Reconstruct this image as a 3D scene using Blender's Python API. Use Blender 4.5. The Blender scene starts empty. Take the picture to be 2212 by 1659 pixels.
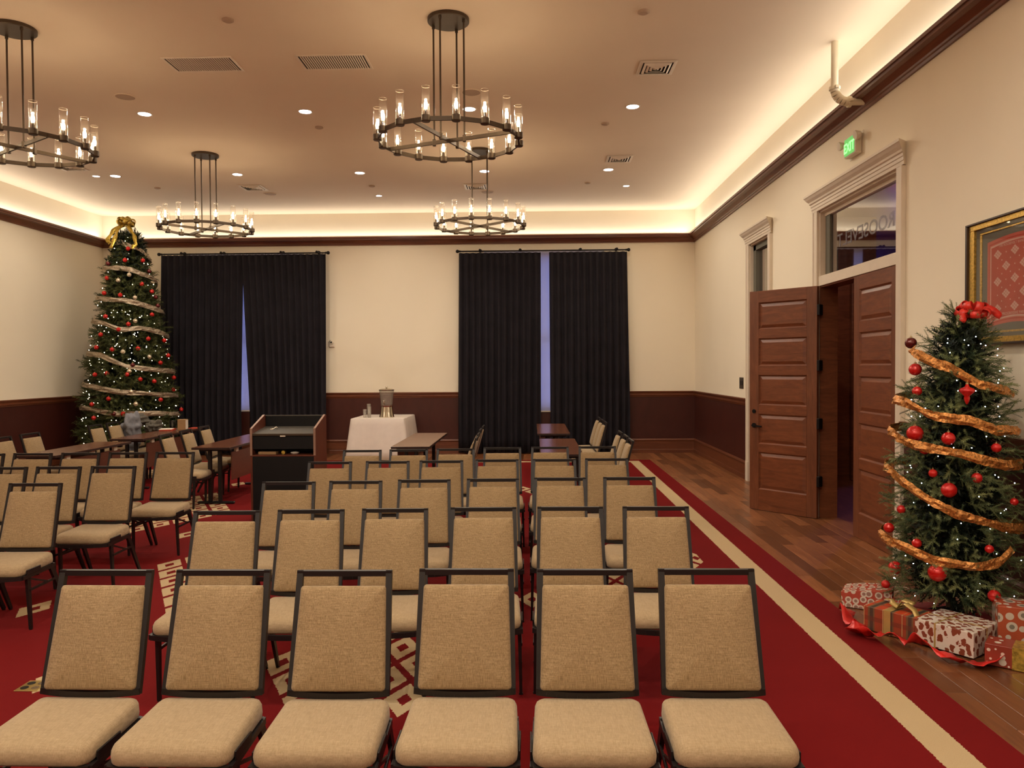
import bpy, bmesh, math, random
from mathutils import Vector, Matrix, Quaternion
PI = math.pi
random.seed(7)
C = bpy.context.scene.collection
S = bpy.context.scene
R = math.radians

# ------------------------------------------------------------------ room sizes
XR, XL, YB, YF, ZC = 3.28, -8.80, 15.60, -3.0, 4.89      # walls, ceiling
EYE = 1.75

# ------------------------------------------------------------------ camera
def make_camera():
    yaw, pitch, roll = R(1.528), R(1.262), R(0.3545)
    cy, sy, cp, sp = math.cos(yaw), math.sin(yaw), math.cos(pitch), math.sin(pitch)
    F = Vector((-sy*cp, cy*cp, -sp)); R0 = Vector((cy, sy, 0)); U0 = R0.cross(F)
    c, s = math.cos(roll), math.sin(roll)
    Rt = R0*c - U0*s; U = U0*c + R0*s
    cam = bpy.data.cameras.new('camera'); o = bpy.data.objects.new('camera', cam); C.objects.link(o)
    m = Matrix((Rt, U, -F)).transposed().to_4x4(); m.translation = Vector((0, 0, EYE))
    o.matrix_world = m
    cam.sensor_width = 36; cam.lens = 1660/2212*36; cam.clip_start = .05; cam.clip_end = 200
    S.camera = o
make_camera()

# ------------------------------------------------------------------ world, exposure
w = bpy.data.worlds.new('dusk'); S.world = w; w.use_nodes = True
bg = w.node_tree.nodes['Background']; bg.inputs[0].default_value = (.36, .42, .78, 1); bg.inputs[1].default_value = 3.2
S.view_settings.view_transform = 'Standard'; S.view_settings.look = 'None'
S.view_settings.exposure = 0.40; S.view_settings.gamma = 1; S.view_settings.use_curve_mapping = False

# ------------------------------------------------------------------ light numbers (all lamps of the room)
COVE = 3.4
COVE_COL = (1.0, .94, .82)
BULB_W = 1.05
BULB_COL = (1.0, .78, .52)
CAN_W = 102.0
CAN_COL = (1.0, .90, .74)

def lamp(name, kind, loc, energy, col, **kw):
    l = bpy.data.lights.new(name, kind); l.energy = energy; l.color = col
    for k, v in kw.items():
        if k != 'rot': setattr(l, k, v)
    o = bpy.data.objects.new(name, l); C.objects.link(o); o.location = loc
    if 'rot' in kw: o.rotation_euler = kw['rot']
    return o
LZ = 4.388
def cove(loc, inward, length):
    # strip of light lying in the cove, shining up the wall and a little into the room
    o = lamp('cove_strip', 'AREA', loc, COVE*length, COVE_COL, shape='RECTANGLE', size=length, size_y=.03)
    d = Vector((inward[0]*math.sin(R(38)), inward[1]*math.sin(R(38)), math.cos(R(38))))
    xa = Vector((inward[1], -inward[0], 0)); za = -d; ya = za.cross(xa)
    o.rotation_euler = Matrix((xa, ya, za)).transposed().to_euler()
    return o
ym = (YB+YF)/2; yl = YB-YF-.3; xm = (XL+XR)/2; xl = XR-XL-.3
cove((XR-.05, ym, LZ), (-1, 0), yl); cove((XL+.05, ym, LZ), (1, 0), yl)
cove((xm, YB-.05, LZ), (0, -1), xl); cove((xm, YF+.05, LZ), (0, 1), xl)

# ------------------------------------------------------------------ materials
class N:
    """tiny helper around a node tree"""
    def __init__(s, name):
        s.m = bpy.data.materials.new(name); s.m.use_nodes = True
        s.t = s.m.node_tree; s.n = s.t.nodes; s.b = s.n['Principled BSDF']; s.out = s.n['Material Output']
    def add(s, typ, **kw):
        x = s.n.new(typ)
        for k, v in kw.items(): setattr(x, k, v)
        return x
    def link(s, a, b): s.t.links.new(a, b)
    def coord(s, which='Object'): return s.add('ShaderNodeTexCoord').outputs[which]
    def map(s, vec, scale=(1, 1, 1), rot=(0, 0, 0)):
        x = s.add('ShaderNodeMapping'); s.link(vec, x.inputs[0]); x.inputs['Scale'].default_value = scale; x.inputs['Rotation'].default_value = rot
        return x.outputs[0]
    def noise(s, vec, scale, detail=3, rough=.5, dist=0):
        x = s.add('ShaderNodeTexNoise'); s.link(vec, x.inputs['Vector']); x.inputs['Scale'].default_value = scale
        x.inputs['Detail'].default_value = detail; x.inputs['Roughness'].default_value = rough; x.inputs['Distortion'].default_value = dist
        return x.outputs[0]
    def ramp(s, fac, stops):
        x = s.add('ShaderNodeValToRGB'); s.link(fac, x.inputs[0]); e = x.color_ramp.elements
        while len(e) < len(stops): e.new(.5)
        for i, (p, c) in enumerate(stops): e[i].position = p; e[i].color = (*c, 1)
        return x.outputs[0]
    def mix(s, fac, a, b):
        x = s.add('ShaderNodeMix', data_type='RGBA')
        for v, i in ((fac, 0), (a, 6), (b, 7)):
            if isinstance(v, (tuple, list)): x.inputs[i].default_value = (*v, 1)
            elif isinstance(v, (int, float)): x.inputs[i].default_value = v
            else: s.link(v, x.inputs[i])
        return x.outputs[2]
    def math(s, op, a, b=None, c=None):
        x = s.add('ShaderNodeMath', operation=op)
        for i, v in enumerate((a, b, c)):
            if v is None: continue
            if isinstance(v, (int, float)): x.inputs[i].default_value = v
            else: s.link(v, x.inputs[i])
        return x.outputs[0]
    def bump(s, h, strength=.2, dist=.01):
        x = s.add('ShaderNodeBump'); s.link(h, x.inputs['Height']); x.inputs['Strength'].default_value = strength; x.inputs['Distance'].default_value = dist
        s.link(x.outputs[0], s.b.inputs['Normal'])
    def col(s, c):
        if isinstance(c, (tuple, list)): s.b.inputs['Base Color'].default_value = (*c, 1)
        else: s.link(c, s.b.inputs['Base Color'])
    def set(s, rough=.5, metal=0, spec=.5, **kw):
        s.b.inputs['Roughness'].default_value = rough; s.b.inputs['Metallic'].default_value = metal
        s.b.inputs['Specular IOR Level'].default_value = spec
        for k, v in kw.items(): s.b.inputs[k].default_value = v
        return s

def plain(name, col, rough=.5, metal=0, spec=.5, vary=.12, scale=9, bump=0, bscale=60, **kw):
    n = N(name).set(rough, metal, spec, **kw)
    v = n.coord()
    f = n.noise(v, scale, 4)
    d = tuple(max(0, x*(1-vary)) for x in col); l = tuple(min(1, x*(1+vary)) for x in col)
    n.col(n.ramp(f, [(.3, d), (.7, l)]))
    if bump: n.bump(n.noise(v, bscale, 3), bump, .005)
    return n.m
def emit(name, col, strength, sample=False):
    n = N(name); n.b.inputs['Emission Color'].default_value = (*col, 1); n.b.inputs['Emission Strength'].default_value = strength
    n.b.inputs['Base Color'].default_value = (*col, 1)
    n.m.cycles.emission_sampling = 'NONE' if sample is False else 'AUTO'
    return n.m
def wood(name, dark, light, scale=(1, 1, 1), rough=.35, spec=.5, per_obj=0, grain=1.0):
    n = N(name).set(rough, 0, spec)
    v = n.coord()
    if per_obj:
        oi = n.add('ShaderNodeObjectInfo'); ad = n.add('ShaderNodeVectorMath', operation='ADD'); n.link(v, ad.inputs[0])
        mu = n.add('ShaderNodeVectorMath', operation='SCALE'); n.link(oi.outputs['Location'], mu.inputs[0]); mu.inputs['Scale'].default_value = 3.1
        n.link(mu.outputs[0], ad.inputs[1]); v = ad.outputs[0]
    v = n.map(v, scale)
    a = n.noise(v, 2.2, 6, .6, 1.2*grain); b = n.noise(v, 14, 5, .6, .4)
    c = n.ramp(n.math('ADD', n.math('MULTIPLY', a, .7), n.math('MULTIPLY', b, .3)), [(.30, dark), (.68, light)])
    if per_obj:
        rnd = oi.outputs['Random']
        c = n.mix(n.math('MULTIPLY', rnd, per_obj), c, tuple(x*.38 for x in dark))
    n.col(c); n.bump(b, .08, .003)
    return n.m
def fabric(name, dark, light, scale=1.0, rough=.9, flat=False):
    n = N(name).set(rough, 0, .2)
    v = n.coord()
    h = n.noise(n.map(v, (18*scale, 18*scale, 260*scale)), 1.5, 2); w_ = n.noise(n.map(v, (260*scale, 260*scale, 18*scale)), 1.5, 2)
    q = n.noise(n.map(v, (260*scale, 18*scale, 60*scale)), 1.5, 2)
    if flat:
        h = n.noise(n.map(v, (22, 300, 60)), 1.5, 2); w_ = n.noise(n.map(v, (300, 22, 60)), 1.5, 2); q = n.noise(n.map(v, (200, 200, 200)), 1.5, 2)
    f = n.math('ADD', n.math('MULTIPLY', h, .36), n.math('ADD', n.math('MULTIPLY', w_, .40), n.math('MULTIPLY', q, .24)))
    n.col(n.ramp(f, [(.40, dark), (.62, light)])); n.bump(f, .25, .002)
    n.b.inputs['Sheen Weight'].default_value = .15
    return n.m

M = {}
def mk():
    # wall paper, a cream with fine woven relief
    n = N('wall_cream').set(.8, 0, .25); v = n.coord()
    f = n.noise(v, 160, 2); g = n.noise(v, 1.2, 3)
    n.col(n.mix(g, (.82, .735, .585), (.87, .785, .63))); n.bump(f, .12, .004); M['wall'] = n.m
    n = N('ceiling_paint').set(.85, 0, .2); v = n.coord()
    n.col(n.ramp(n.noise(v, .8, 3), [(.3, (.76, .62, .47)), (.7, (.80, .66, .50))])); M['ceil'] = n.m
    M['wain'] = wood('wainscot_brown', (.044, .0095, .0065), (.068, .0150, .0105), (1, 1, .5), .42, .4)
    M['trim'] = wood('mahogany_trim', (.085, .022, .010), (.19, .058, .024), (.8, .8, .8), .33, .5)
    M['trimX'] = wood('mahogany_trim_along', (.085, .022, .010), (.19, .058, .024), (.4, .4, 6), .33, .5)
    M['white'] = plain('painted_casing', (.70, .60, .48), .5, vary=.03)
    M['door'] = wood('door_cherry', (.095, .028, .012), (.215, .070, .029), (7, 7, .9), .38, .5)
    M['doorh'] = wood('door_cherry_cross', (.105, .029, .0115), (.235, .072, .027), (1.2, 1.2, 9), .38, .5)
    M['black'] = plain('black_metal', (.012, .011, .012), .4, .6, vary=.1)
    M['iron'] = plain('bronze_iron', (.085, .060, .040), .45, .75, vary=.15, scale=4)
    M['frame'] = plain('chair_frame_metal', (.014, .010, .010), .40, .2, .45, vary=.1)
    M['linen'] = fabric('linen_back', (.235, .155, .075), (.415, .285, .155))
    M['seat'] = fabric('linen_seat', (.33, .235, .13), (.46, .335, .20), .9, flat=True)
    M['navy'] = plain('navy_curtain', (.014, .0115, .016), .85, 0, .25, vary=.2, scale=3, bump=.1, bscale=200)
    M['plank'] = wood('plank_walnut', (.17, .056, .021), (.40, .155, .060), (9, .9, 1), .30, .45, per_obj=.80)
    M['floorw'] = wood('floor_walnut', (.10, .032, .012), (.26, .09, .036), (9, .9, 1), .34, .5)
    M['lam'] = wood('table_laminate', (.105, .036, .018), (.165, .060, .030), (10, .9, 1), .22, .6)
    M['lamv'] = wood('laminate_panel', (.085, .024, .014), (.125, .038, .020), (1, 1, 6), .4, .5)
    M['lecw'] = wood('lectern_mahogany', (.085, .022, .012), (.15, .042, .022), (6, 6, .8), .35, .5)
    M['lecedge'] = plain('pinkish_edge', (.30, .17, .12), .45, vary=.1)
    M['blk'] = plain('black_laminate', (.006, .0055, .006), .55, 0, .25, vary=.1)
    M['dgrey'] = plain('reading_surface', (.060, .050, .038), .5, 0, .5, vary=.06)
    M['cloth'] = plain('white_linen_cloth', (.74, .66, .60), .9, 0, .15, vary=.03, bump=.15, bscale=300)
    M['steel'] = plain('brushed_steel', (.62, .55, .44), .22, 1, vary=.1, scale=30)
    M['chrome'] = plain('bright_chrome', (.85, .80, .70), .12, 1, vary=.02)
    M['brass'] = plain('brass_plate', (.50, .36, .12), .35, .9, vary=.1)
    M['gold'] = plain('gold_frame', (.62, .40, .10), .35, .9, vary=.3, scale=60, bump=.4, bscale=90)
    M['matt'] = plain('grey_mat_board', (.125, .115, .085), .8, vary=.04)
    M['mattin'] = plain('dark_mat_board', (.035, .032, .026), .8, vary=.04)
    M['fdark'] = plain('dark_frame', (.028, .012, .010), .35, vary=.1)
    M['pwhite'] = plain('white_metal', (.70, .62, .50), .45, 0, vary=.03)
    M['pipe'] = plain('cream_pipe', (.74, .66, .50), .5, vary=.03)
    M['grill'] = plain('grille_metal', (.78, .66, .52), .5, .1, vary=.04)
    M['dark'] = plain('duct_dark', (.012, .008, .006), .8, vary=.1)
    M['spk'] = plain('speaker_grille', (.44, .31, .215), .8, vary=.04)
    M['bulb'] = emit('bulb_filament', (1.0, .83, .52), 22)
    M['can'] = emit('can_light_lens', (.93, .90, 1.0), 9)
    M['exit'] = emit('exit_green_face', (.13, .60, .14), .42)
    M['exitt'] = emit('exit_green_letters', (.30, 1.0, .30), .95)
    M['twinkle'] = emit('warm_tree_light', (1.0, .85, .58), 9)
    M['twinklec'] = emit('cool_tree_light', (.80, .92, 1.0), 16)
    M['redball'] = plain('red_glass_ball', (.55, .012, .010), .12, .25, .8, vary=.1)
    M['darkball'] = plain('dark_red_ball', (.11, .008, .008), .15, .3, .8, vary=.1)
    M['silverball'] = plain('champagne_ball', (.72, .62, .46), .22, .6, .6, vary=.06)
    M['cap'] = plain('ornament_cap', (.70, .55, .30), .3, 1)
    M['bark'] = plain('trunk_brown', (.07, .04, .02), .9, vary=.3, bump=.4)
    M['coat'] = plain('blue_grey_coat', (.17, .17, .19), .85, vary=.2, scale=14, bump=.5, bscale=18)
    M['coat2'] = plain('grey_brown_sleeve', (.10, .088, .070), .9, vary=.2, scale=14, bump=.3, bscale=20)
    M['kraft'] = plain('kraft_card', (.33, .19, .085), .8, vary=.05)
    M['paperw'] = plain('white_paper', (.70, .62, .52), .8, vary=.03)
    M['redbk'] = plain('red_paper', (.45, .05, .02), .6, vary=.05)
    M['satin'] = plain('red_satin', (.60, .018, .014), .30, .15, .6, vary=.25, scale=12, bump=.5, bscale=20)
    M['skirt'] = plain('red_tree_skirt', (.22, .010, .010), .7, vary=.3, scale=8)
    M['goldrib'] = plain('gold_gift_ribbon', (.52, .36, .12), .4, .4, vary=.1)
    M['bow'] = plain('gold_glitter_bow', (.60, .42, .08), .35, .75, vary=.45, scale=45, bump=.6, bscale=70)
    M['glitter'] = plain('copper_glitter_ribbon', (.50, .21, .055), .38, .65, vary=.55, scale=75, bump=.8, bscale=90)
    M['silvrib'] = plain('silver_glitter_ribbon', (.36, .285, .20), .45, .5, vary=.4, scale=60, bump=.8, bscale=90)
    M['tissue'] = plain('red_net_bow', (.62, .028, .018), .4, 0, .5, vary=.25, scale=30, Alpha=1.0)
    M['bandw'] = plain('bandana_pink_white', (.55, .30, .24), .9, vary=.05)
    M['bandp'] = plain('bandana_pink_border', (.48, .10, .065), .9, vary=.05)
    M['etch'] = None
    # tree needles; the last, near-black set paints in the shade between inner branches
    for nm, d, l in (('needles', (.030, .055, .024), (.27, .30, .12)), ('needlesL', (.024, .036, .010), (.125, .135, .040)), ('needles_shaded', (.006, .011, .006), (.018, .028, .014))):
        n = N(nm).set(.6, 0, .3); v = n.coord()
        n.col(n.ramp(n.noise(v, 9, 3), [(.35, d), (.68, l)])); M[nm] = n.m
    # bandana cloth: red ground with a fine dot print
    M['band'] = plain('bandana_red', (.40, .045, .022), .9, vary=.06)
    # clear glass that lets light through
    def glass(name, tint, mixf, rough=.02, milk=None):
        m = bpy.data.materials.new(name); m.use_nodes = True; t = m.node_tree; t.nodes.remove(t.nodes['Principled BSDF'])
        tr = t.nodes.new('ShaderNodeBsdfTransparent'); tr.inputs[0].default_value = (*tint, 1)
        gl = t.nodes.new('ShaderNodeBsdfGlossy'); gl.inputs['Roughness'].default_value = rough
        fr = t.nodes.new('ShaderNodeFresnel'); fr.inputs[0].default_value = 1.45
        mu = t.nodes.new('ShaderNodeMath'); mu.operation = 'MULTIPLY_ADD'; mu.inputs[1].default_value = mixf; mu.inputs[2].default_value = .02
        t.links.new(fr.outputs[0], mu.inputs[0])
        ge = t.nodes.new('ShaderNodeNewGeometry'); iv = t.nodes.new('ShaderNodeMath'); iv.operation = 'SUBTRACT'; iv.inputs[0].default_value = 1; iv.use_clamp = True; t.links.new(ge.outputs['Backfacing'], iv.inputs[1])
        m2 = t.nodes.new('ShaderNodeMath'); m2.operation = 'MULTIPLY'; m2.use_clamp = True; t.links.new(mu.outputs[0], m2.inputs[0]); t.links.new(iv.outputs[0], m2.inputs[1]); mu = m2
        if milk:
            df = t.nodes.new('ShaderNodeBsdfDiffuse'); df.inputs[0].default_value = (*milk[0], 1); ms = t.nodes.new('ShaderNodeMixShader'); ms.inputs[0].default_value = milk[1]
            t.links.new(tr.outputs[0], ms.inputs[1]); t.links.new(df.outputs[0], ms.inputs[2]); tr = ms
        mx = t.nodes.new('ShaderNodeMixShader'); t.links.new(mu.outputs[0], mx.inputs[0]); t.links.new(tr.outputs[0], mx.inputs[1]); t.links.new(gl.outputs[0], mx.inputs[2])
        t.links.new(mx.outputs[0], t.nodes['Material Output'].inputs[0])
        return m
    M['glass'] = glass('tube_glass', (.975, .965, .95), 2.0, .02, ((.9, .8, .7), .008)); M['rim'] = glass('tube_rim', (.9, .88, .85), 2, .05, ((.95, .85, .72), .35))
    M['pane'] = glass('window_glass', (.90, .90, .92), 3.2); M['picglass'] = glass('picture_glass', (.97, .97, .97), .9)
    M['plastic'] = glass('clear_plastic', (.95, .94, .92), 1.5, .1, ((.75, .68, .60), .13))
    M['water'] = glass('water_in_jar', (.88, .84, .82), .5, .1, ((.42, .36, .34), .30))
    M['green_glass'] = glass('green_glass', (.25, .34, .22), 1.2)
    # roller shade, thin cloth that daylight comes through
    n = N('roller_shade').set(.9, 0, .1); n.col(n.ramp(n.noise(n.map(n.coord(), (90, 1, 1)), 3, 2), [(.3, (.55, .54, .60)), (.7, (.62, .61, .68))]))
    trn = n.add('ShaderNodeBsdfTranslucent'); trn.inputs[0].default_value = (.70, .72, .85, 1)
    mx = n.add('ShaderNodeMixShader'); mx.inputs[0].default_value = .5; n.link(n.b.outputs[0], mx.inputs[1]); n.link(trn.outputs[0], mx.inputs[2]); n.link(mx.outputs[0], n.out.inputs[0])
    M['shade'] = n.m
    M['etch'] = glass('etched_letter', (.8, .8, .8), .5, .3, ((.50, .47, .47), .16))
    # carpet: red pile with woven cream lattice and border stripe
    n = N('carpet_pile').set(.95, 0, .1)
    v = n.coord(); jt = n.add('ShaderNodeVectorMath', operation='MULTIPLY_ADD')
    nz = n.add('ShaderNodeTexNoise'); n.link(v, nz.inputs['Vector']); nz.inputs['Scale'].default_value = 70; nz.inputs['Detail'].default_value = 2
    n.link(nz.outputs['Color'], jt.inputs[0]); jt.inputs[1].default_value = (.018, .018, 0); n.link(v, jt.inputs[2])
    sp = n.add('ShaderNodeSeparateXYZ'); n.link(jt.outputs[0], sp.inputs[0]); X, Y = sp.outputs[0], sp.outputs[1]
    mt = n.math
    a = mt('DIVIDE', X, .27); b = mt('DIVIDE', Y, .50)
    p = mt('ADD', a, mt('ADD', b, 200)); q = mt('ADD', mt('SUBTRACT', b, a), 200)
    def inner(h):
        return mt('MULTIPLY', mt('LESS_THAN', mt('ABSOLUTE', mt('SUBTRACT', mt('FRACT', p), .5)), h), mt('LESS_THAN', mt('ABSOLUTE', mt('SUBTRACT', mt('FRACT', q), .5)), h))
    tile = mt('MULTIPLY', inner(.41), mt('SUBTRACT', 1, inner(.15)))
    band = None
    for p0, p1, q0, q1 in ((1, 3, 18, 26), (2, 3, 29, 30), (-1, 5, 32, 35), (2, 5, 35, 38), (3, 7, 10, 15), (11, 12, 11, 12), (13, 18, 9, 12), (18, 20, 8, 9), (21, 22, 21, 23),
                           (-3, -2, 24, 25), (-2, -1, 18, 19), (6, 7, 39, 40), (0, 3, 47, 51), (-9, -5, 28, 31), (9, 11, 25, 30), (15, 18, 28, 30), (-1, 1, 9, 10)):
        c_ = mt('MULTIPLY', mt('LESS_THAN', mt('ABSOLUTE', mt('SUBTRACT', p, 200+(p0+p1)/2)), (p1-p0)/2), mt('LESS_THAN', mt('ABSOLUTE', mt('SUBTRACT', q, 200+(q0+q1)/2)), (q1-q0)/2))
        band = c_ if band is None else mt('MAXIMUM', band, c_)
    inx = mt('LESS_THAN', mt('ABSOLUTE', mt('ADD', X, 2.76)), 4.28)
    iny = mt('LESS_THAN', mt('ABSOLUTE', mt('SUBTRACT', Y, 5.4)), 8.2)
    motif = mt('MULTIPLY', mt('MULTIPLY', tile, band), mt('MULTIPLY', inx, iny))
    # border stripe measured from the middle of the rug
    dx = mt('SUBTRACT', mt('ABSOLUTE', mt('ADD', X, 2.76)), 4.55); dy = mt('SUBTRACT', mt('ABSOLUTE', mt('SUBTRACT', Y, 5.4)), 8.66)
    e = mt('MAXIMUM', dx, dy)
    stripe = mt('MULTIPLY', mt('GREATER_THAN', e, 0), mt('LESS_THAN', e, .175))
    mask = mt('MAXIMUM', motif, stripe)
    pile = n.noise(v, 260, 2); big = n.noise(v, .9, 3)
    red = n.mix(big, (.125, .0050, .0055), (.185, .0075, .0080)); cream = n.mix(pile, (.40, .29, .155), (.60, .45, .27))
    n.col(n.mix(mask, red, cream)); n.bump(n.math('ADD', pile, mt('MULTIPLY', mask, .4)), .35, .004)
    M['carpet'] = n.m
    # gift wraps
    def wrap(name, base, spot, scale, size, extra=None, dist=0):
        n = N(name).set(.35, 0, .5); v = n.coord()
        if dist:
            nz_ = n.add('ShaderNodeTexNoise'); n.link(v, nz_.inputs['Vector']); nz_.inputs['Scale'].default_value = 30; ma_ = n.add('ShaderNodeVectorMath', operation='MULTIPLY_ADD'); n.link(nz_.outputs['Color'], ma_.inputs[0]); ma_.inputs[1].default_value = (dist,)*3; n.link(v, ma_.inputs[2]); v = n.map(ma_.outputs[0], (1, 1, .62), (.5, .4, .6))
        vo = n.add('ShaderNodeTexVoronoi'); n.link(v, vo.inputs['Vector']); vo.inputs['Scale'].default_value = scale; vo.inputs['Randomness'].default_value = .45
        f = n.math('LESS_THAN', vo.outputs['Distance'], size)
        c = n.mix(f, base, spot)
        if extra:
            g = n.math('LESS_THAN', vo.outputs['Distance'], size*.62)
            c = n.mix(g, c, extra)
        n.col(c); return n.m
    M['wcook'] = wrap('white_wrap_with_brown_shapes', (.62, .54, .46), (.20, .045, .02), 27, .44, None, .035)
    M['wbag'] = wrap('red_white_wrap', (.40, .06, .035), (.62, .52, .42), 20, .48, (.30, .16, .12))
    M['wtall'] = wrap('orange_wrap_with_circles', (.40, .075, .03), (.55, .47, .38), 14, .46, (.20, .17, .13))
    M['wsnow'] = plain('red_brown_wrap', (.26, .035, .018), .35, vary=.1)
    M['wsnow2'] = plain('white_print', (.66, .56, .46), .5, vary=.04)
    n = N('plaid_wrap').set(.35, 0, .5); sp = n.add('ShaderNodeSeparateXYZ'); n.link(n.coord(), sp.inputs[0])
    def bars(ax, per, w0, ph): return n.math('LESS_THAN', n.math('FRACT', n.math('ADD', n.math('DIVIDE', sp.outputs[ax], per), ph)), w0)
    c = n.mix(.5, (.46, .045, .012), (.50, .06, .018))
    c = n.mix(n.math('MULTIPLY', bars(0, .125, .36, .1), .85), c, (.15, .12, .05))
    c = n.mix(n.math('MULTIPLY', bars(0, .125, .18, 0), .95), c, (.03, .03, .03))
    c = n.mix(n.math('MULTIPLY', bars(2, .10, .3, .35), .55), c, (.16, .015, .01))
    c = n.mix(n.math('MULTIPLY', bars(1, .11, .3, .2), .5), c, (.10, .05, .03))
    c = n.mix(n.math('MULTIPLY', bars(0, .125, .03, .32), .7), c, (.55, .45, .2))
    n.col(c); M['wplaid'] = n.m
    n = N('red_tag_wrap').set(.4, 0, .5); sp = n.add('ShaderNodeSeparateXYZ'); n.link(n.coord(), sp.inputs[0])
    def ln(ax, per, w0, ph=0): return n.math('LESS_THAN', n.math('FRACT', n.math('ADD', n.math('DIVIDE', sp.outputs[ax], per), ph)), w0)
    n.col(n.mix(n.math('MAXIMUM', ln(0, .05, .09), ln(2, .05, .09, .3)), (.55, .03, .015), (.7, .55, .45))); M['wtag'] = n.m
mk()

# ------------------------------------------------------------------ mesh helpers
def box(bm, x0, x1, y0, y1, z0, z1, bev=0, seg=1):
    r = bmesh.ops.create_cube(bm, size=1)
    vs = r['verts']
    for v in vs:
        v.co = Vector((x0+(v.co.x+.5)*(x1-x0), y0+(v.co.y+.5)*(y1-y0), z0+(v.co.z+.5)*(z1-z0)))
    if bev:
        es = list({e for v in vs for e in v.link_edges})
        bmesh.ops.bevel(bm, geom=es, offset=bev, segments=seg, profile=.5, affect='EDGES')
    return vs
def beam(bm, p, q, wx, wy, up=(0, 0, 1), w2=None, bev=0):
    """rectangular bar from p to q; wx across, wy along 'up'; w2 = end widths for taper"""
    p, q = Vector(p), Vector(q); d = (q-p); L = d.length; d.normalize(); up = Vector(up)
    s = d.cross(up)
    if s.length < 1e-4: s = d.cross(Vector((1, 0, 0)))
    s.normalize(); u = s.cross(d)
    a = []
    for P, (wa, wb) in ((p, (wx, wy)), (q, w2 or (wx, wy))):
        for i, j in ((-1, -1), (1, -1), (1, 1), (-1, 1)):
            a.append(bm.verts.new(P+s*i*wa/2+u*j*wb/2))
    for f in ((3, 2, 1, 0), (4, 5, 6, 7), (0, 1, 5, 4), (1, 2, 6, 5), (2, 3, 7, 6), (3, 0, 4, 7)):
        bm.faces.new([a[i] for i in f])
def rod(bm, p, q, r, n=10, r2=None, caps=True):
    p, q = Vector(p), Vector(q); d = q-p; L = d.length
    m = Matrix.Translation((p+q)/2) @ d.to_track_quat('Z', 'Y').to_matrix().to_4x4()
    bmesh.ops.create_cone(bm, cap_ends=caps, segments=n, radius1=r, radius2=r if r2 is None else r2, depth=L, matrix=m)
def lathe(bm, prof, n=20, c=(0, 0, 0), caps=True):
    rings = []
    for r, z in prof:
        rings.append([bm.verts.new((c[0]+r*math.cos(2*PI*i/n), c[1]+r*math.sin(2*PI*i/n), c[2]+z)) for i in range(n)])
    for A, B in zip(rings, rings[1:]):
        for i in range(n): bm.faces.new((A[i], A[(i+1) % n], B[(i+1) % n], B[i]))
    if caps:
        bm.faces.new(rings[0][::-1]); bm.faces.new(rings[-1])
def ball(bm, c, r, seg=14, rings=9, sc=(1, 1, 1)):
    m = Matrix.Translation(c) @ Matrix.Diagonal((sc[0]*r, sc[1]*r, sc[2]*r, 1))
    bmesh.ops.create_uvsphere(bm, u_segments=seg, v_segments=rings, radius=1, matrix=m)
def extrude_profile(bm, prof, ends):
    """prof: list of (u,z); ends: functions u,z -> point at each end"""
    A = [bm.verts.new(ends[0](u, z)) for u, z in prof]; B = [bm.verts.new(ends[1](u, z)) for u, z in prof]
    n = len(prof)
    for i in range(n):
        j = (i+1) % n; bm.faces.new((A[i], A[j], B[j], B[i]))
    bm.faces.new(A[::-1]); bm.faces.new(B)
def rrect(w, h, r, k=4):
    pts = []
    for cx, cy, a0 in ((w/2-r, h/2-r, 0), (-w/2+r, h/2-r, 90), (-w/2+r, -h/2+r, 180), (w/2-r, -h/2+r, 270)):
        for i in range(k+1):
            a = R(a0+90*i/k); pts.append((cx+r*math.cos(a), cy+r*math.sin(a)))
    return pts
def slab(bm, w, h, r, rings, f, k=4):
    """pillow: rings = [(inset, z)], last one is fanned with shrinking copies; f maps (x,y,z) -> point"""
    R_ = []
    def ring(w_, h_, r_, z):
        return [bm.verts.new(f(x, y, z)) for x, y in rrect(max(w_, .002), max(h_, .002), max(min(r_, w_/2, h_/2), .0005), k)]
    for ins, z in rings: R_.append(ring(w-2*ins, h-2*ins, r-ins*.5, z))
    zl = rings[-1][1]; il = rings[-1][0]
    for s, dz in ((.75, .5), (.45, .85), (.15, 1.0)):
        R_.append(ring((w-2*il)*s, (h-2*il)*s, (r)*s, ('dome', zl, dz)[1]+slab.dome*dz))
    for A, B in zip(R_, R_[1:]):
        n = len(A)
        for i in range(n): bm.faces.new((A[i], A[(i+1) % n], B[(i+1) % n], B[i]))
    bm.faces.new(R_[0][::-1]); bm.faces.new(R_[-1])
slab.dome = 0
def strip(bm, pts, wid, nor, thick=.0):
    """ribbon along pts; wid list/func of width vector per point"""
    L = []
    for p, wv in zip(pts, nor):
        p = Vector(p); wv = Vector(wv); L.append((bm.verts.new(p-wv*wid/2), bm.verts.new(p+wv*wid/2)))
    for a, b in zip(L, L[1:]): bm.faces.new((a[0], a[1], b[1], b[0]))
def obj(name, bm, mat, parent=None, loc=None, smooth=False, rot=None):
    me = bpy.data.meshes.new(name)
    bmesh.ops.recalc_face_normals(bm, faces=bm.faces[:])
    bm.to_mesh(me); bm.free()
    if smooth:
        for p in me.polygons: p.use_smooth = True
    me.materials.append(M[mat] if isinstance(mat, str) else mat)
    o = bpy.data.objects.new(name, me); C.objects.link(o)
    if loc is not None: o.location = loc
    if rot is not None: o.rotation_euler = rot
    if parent: o.parent = parent
    return o
def smooth_by_angle(o, deg=40):
    me = o.data
    for p in me.polygons: p.use_smooth = True
    bm = bmesh.new(); bm.from_mesh(me)
    for e in bm.edges:
        if len(e.link_faces) == 2 and e.calc_face_angle(0) > R(deg): e.smooth = False
    bm.to_mesh(me); bm.free()
    return o
def B_(): return bmesh.new()
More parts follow.
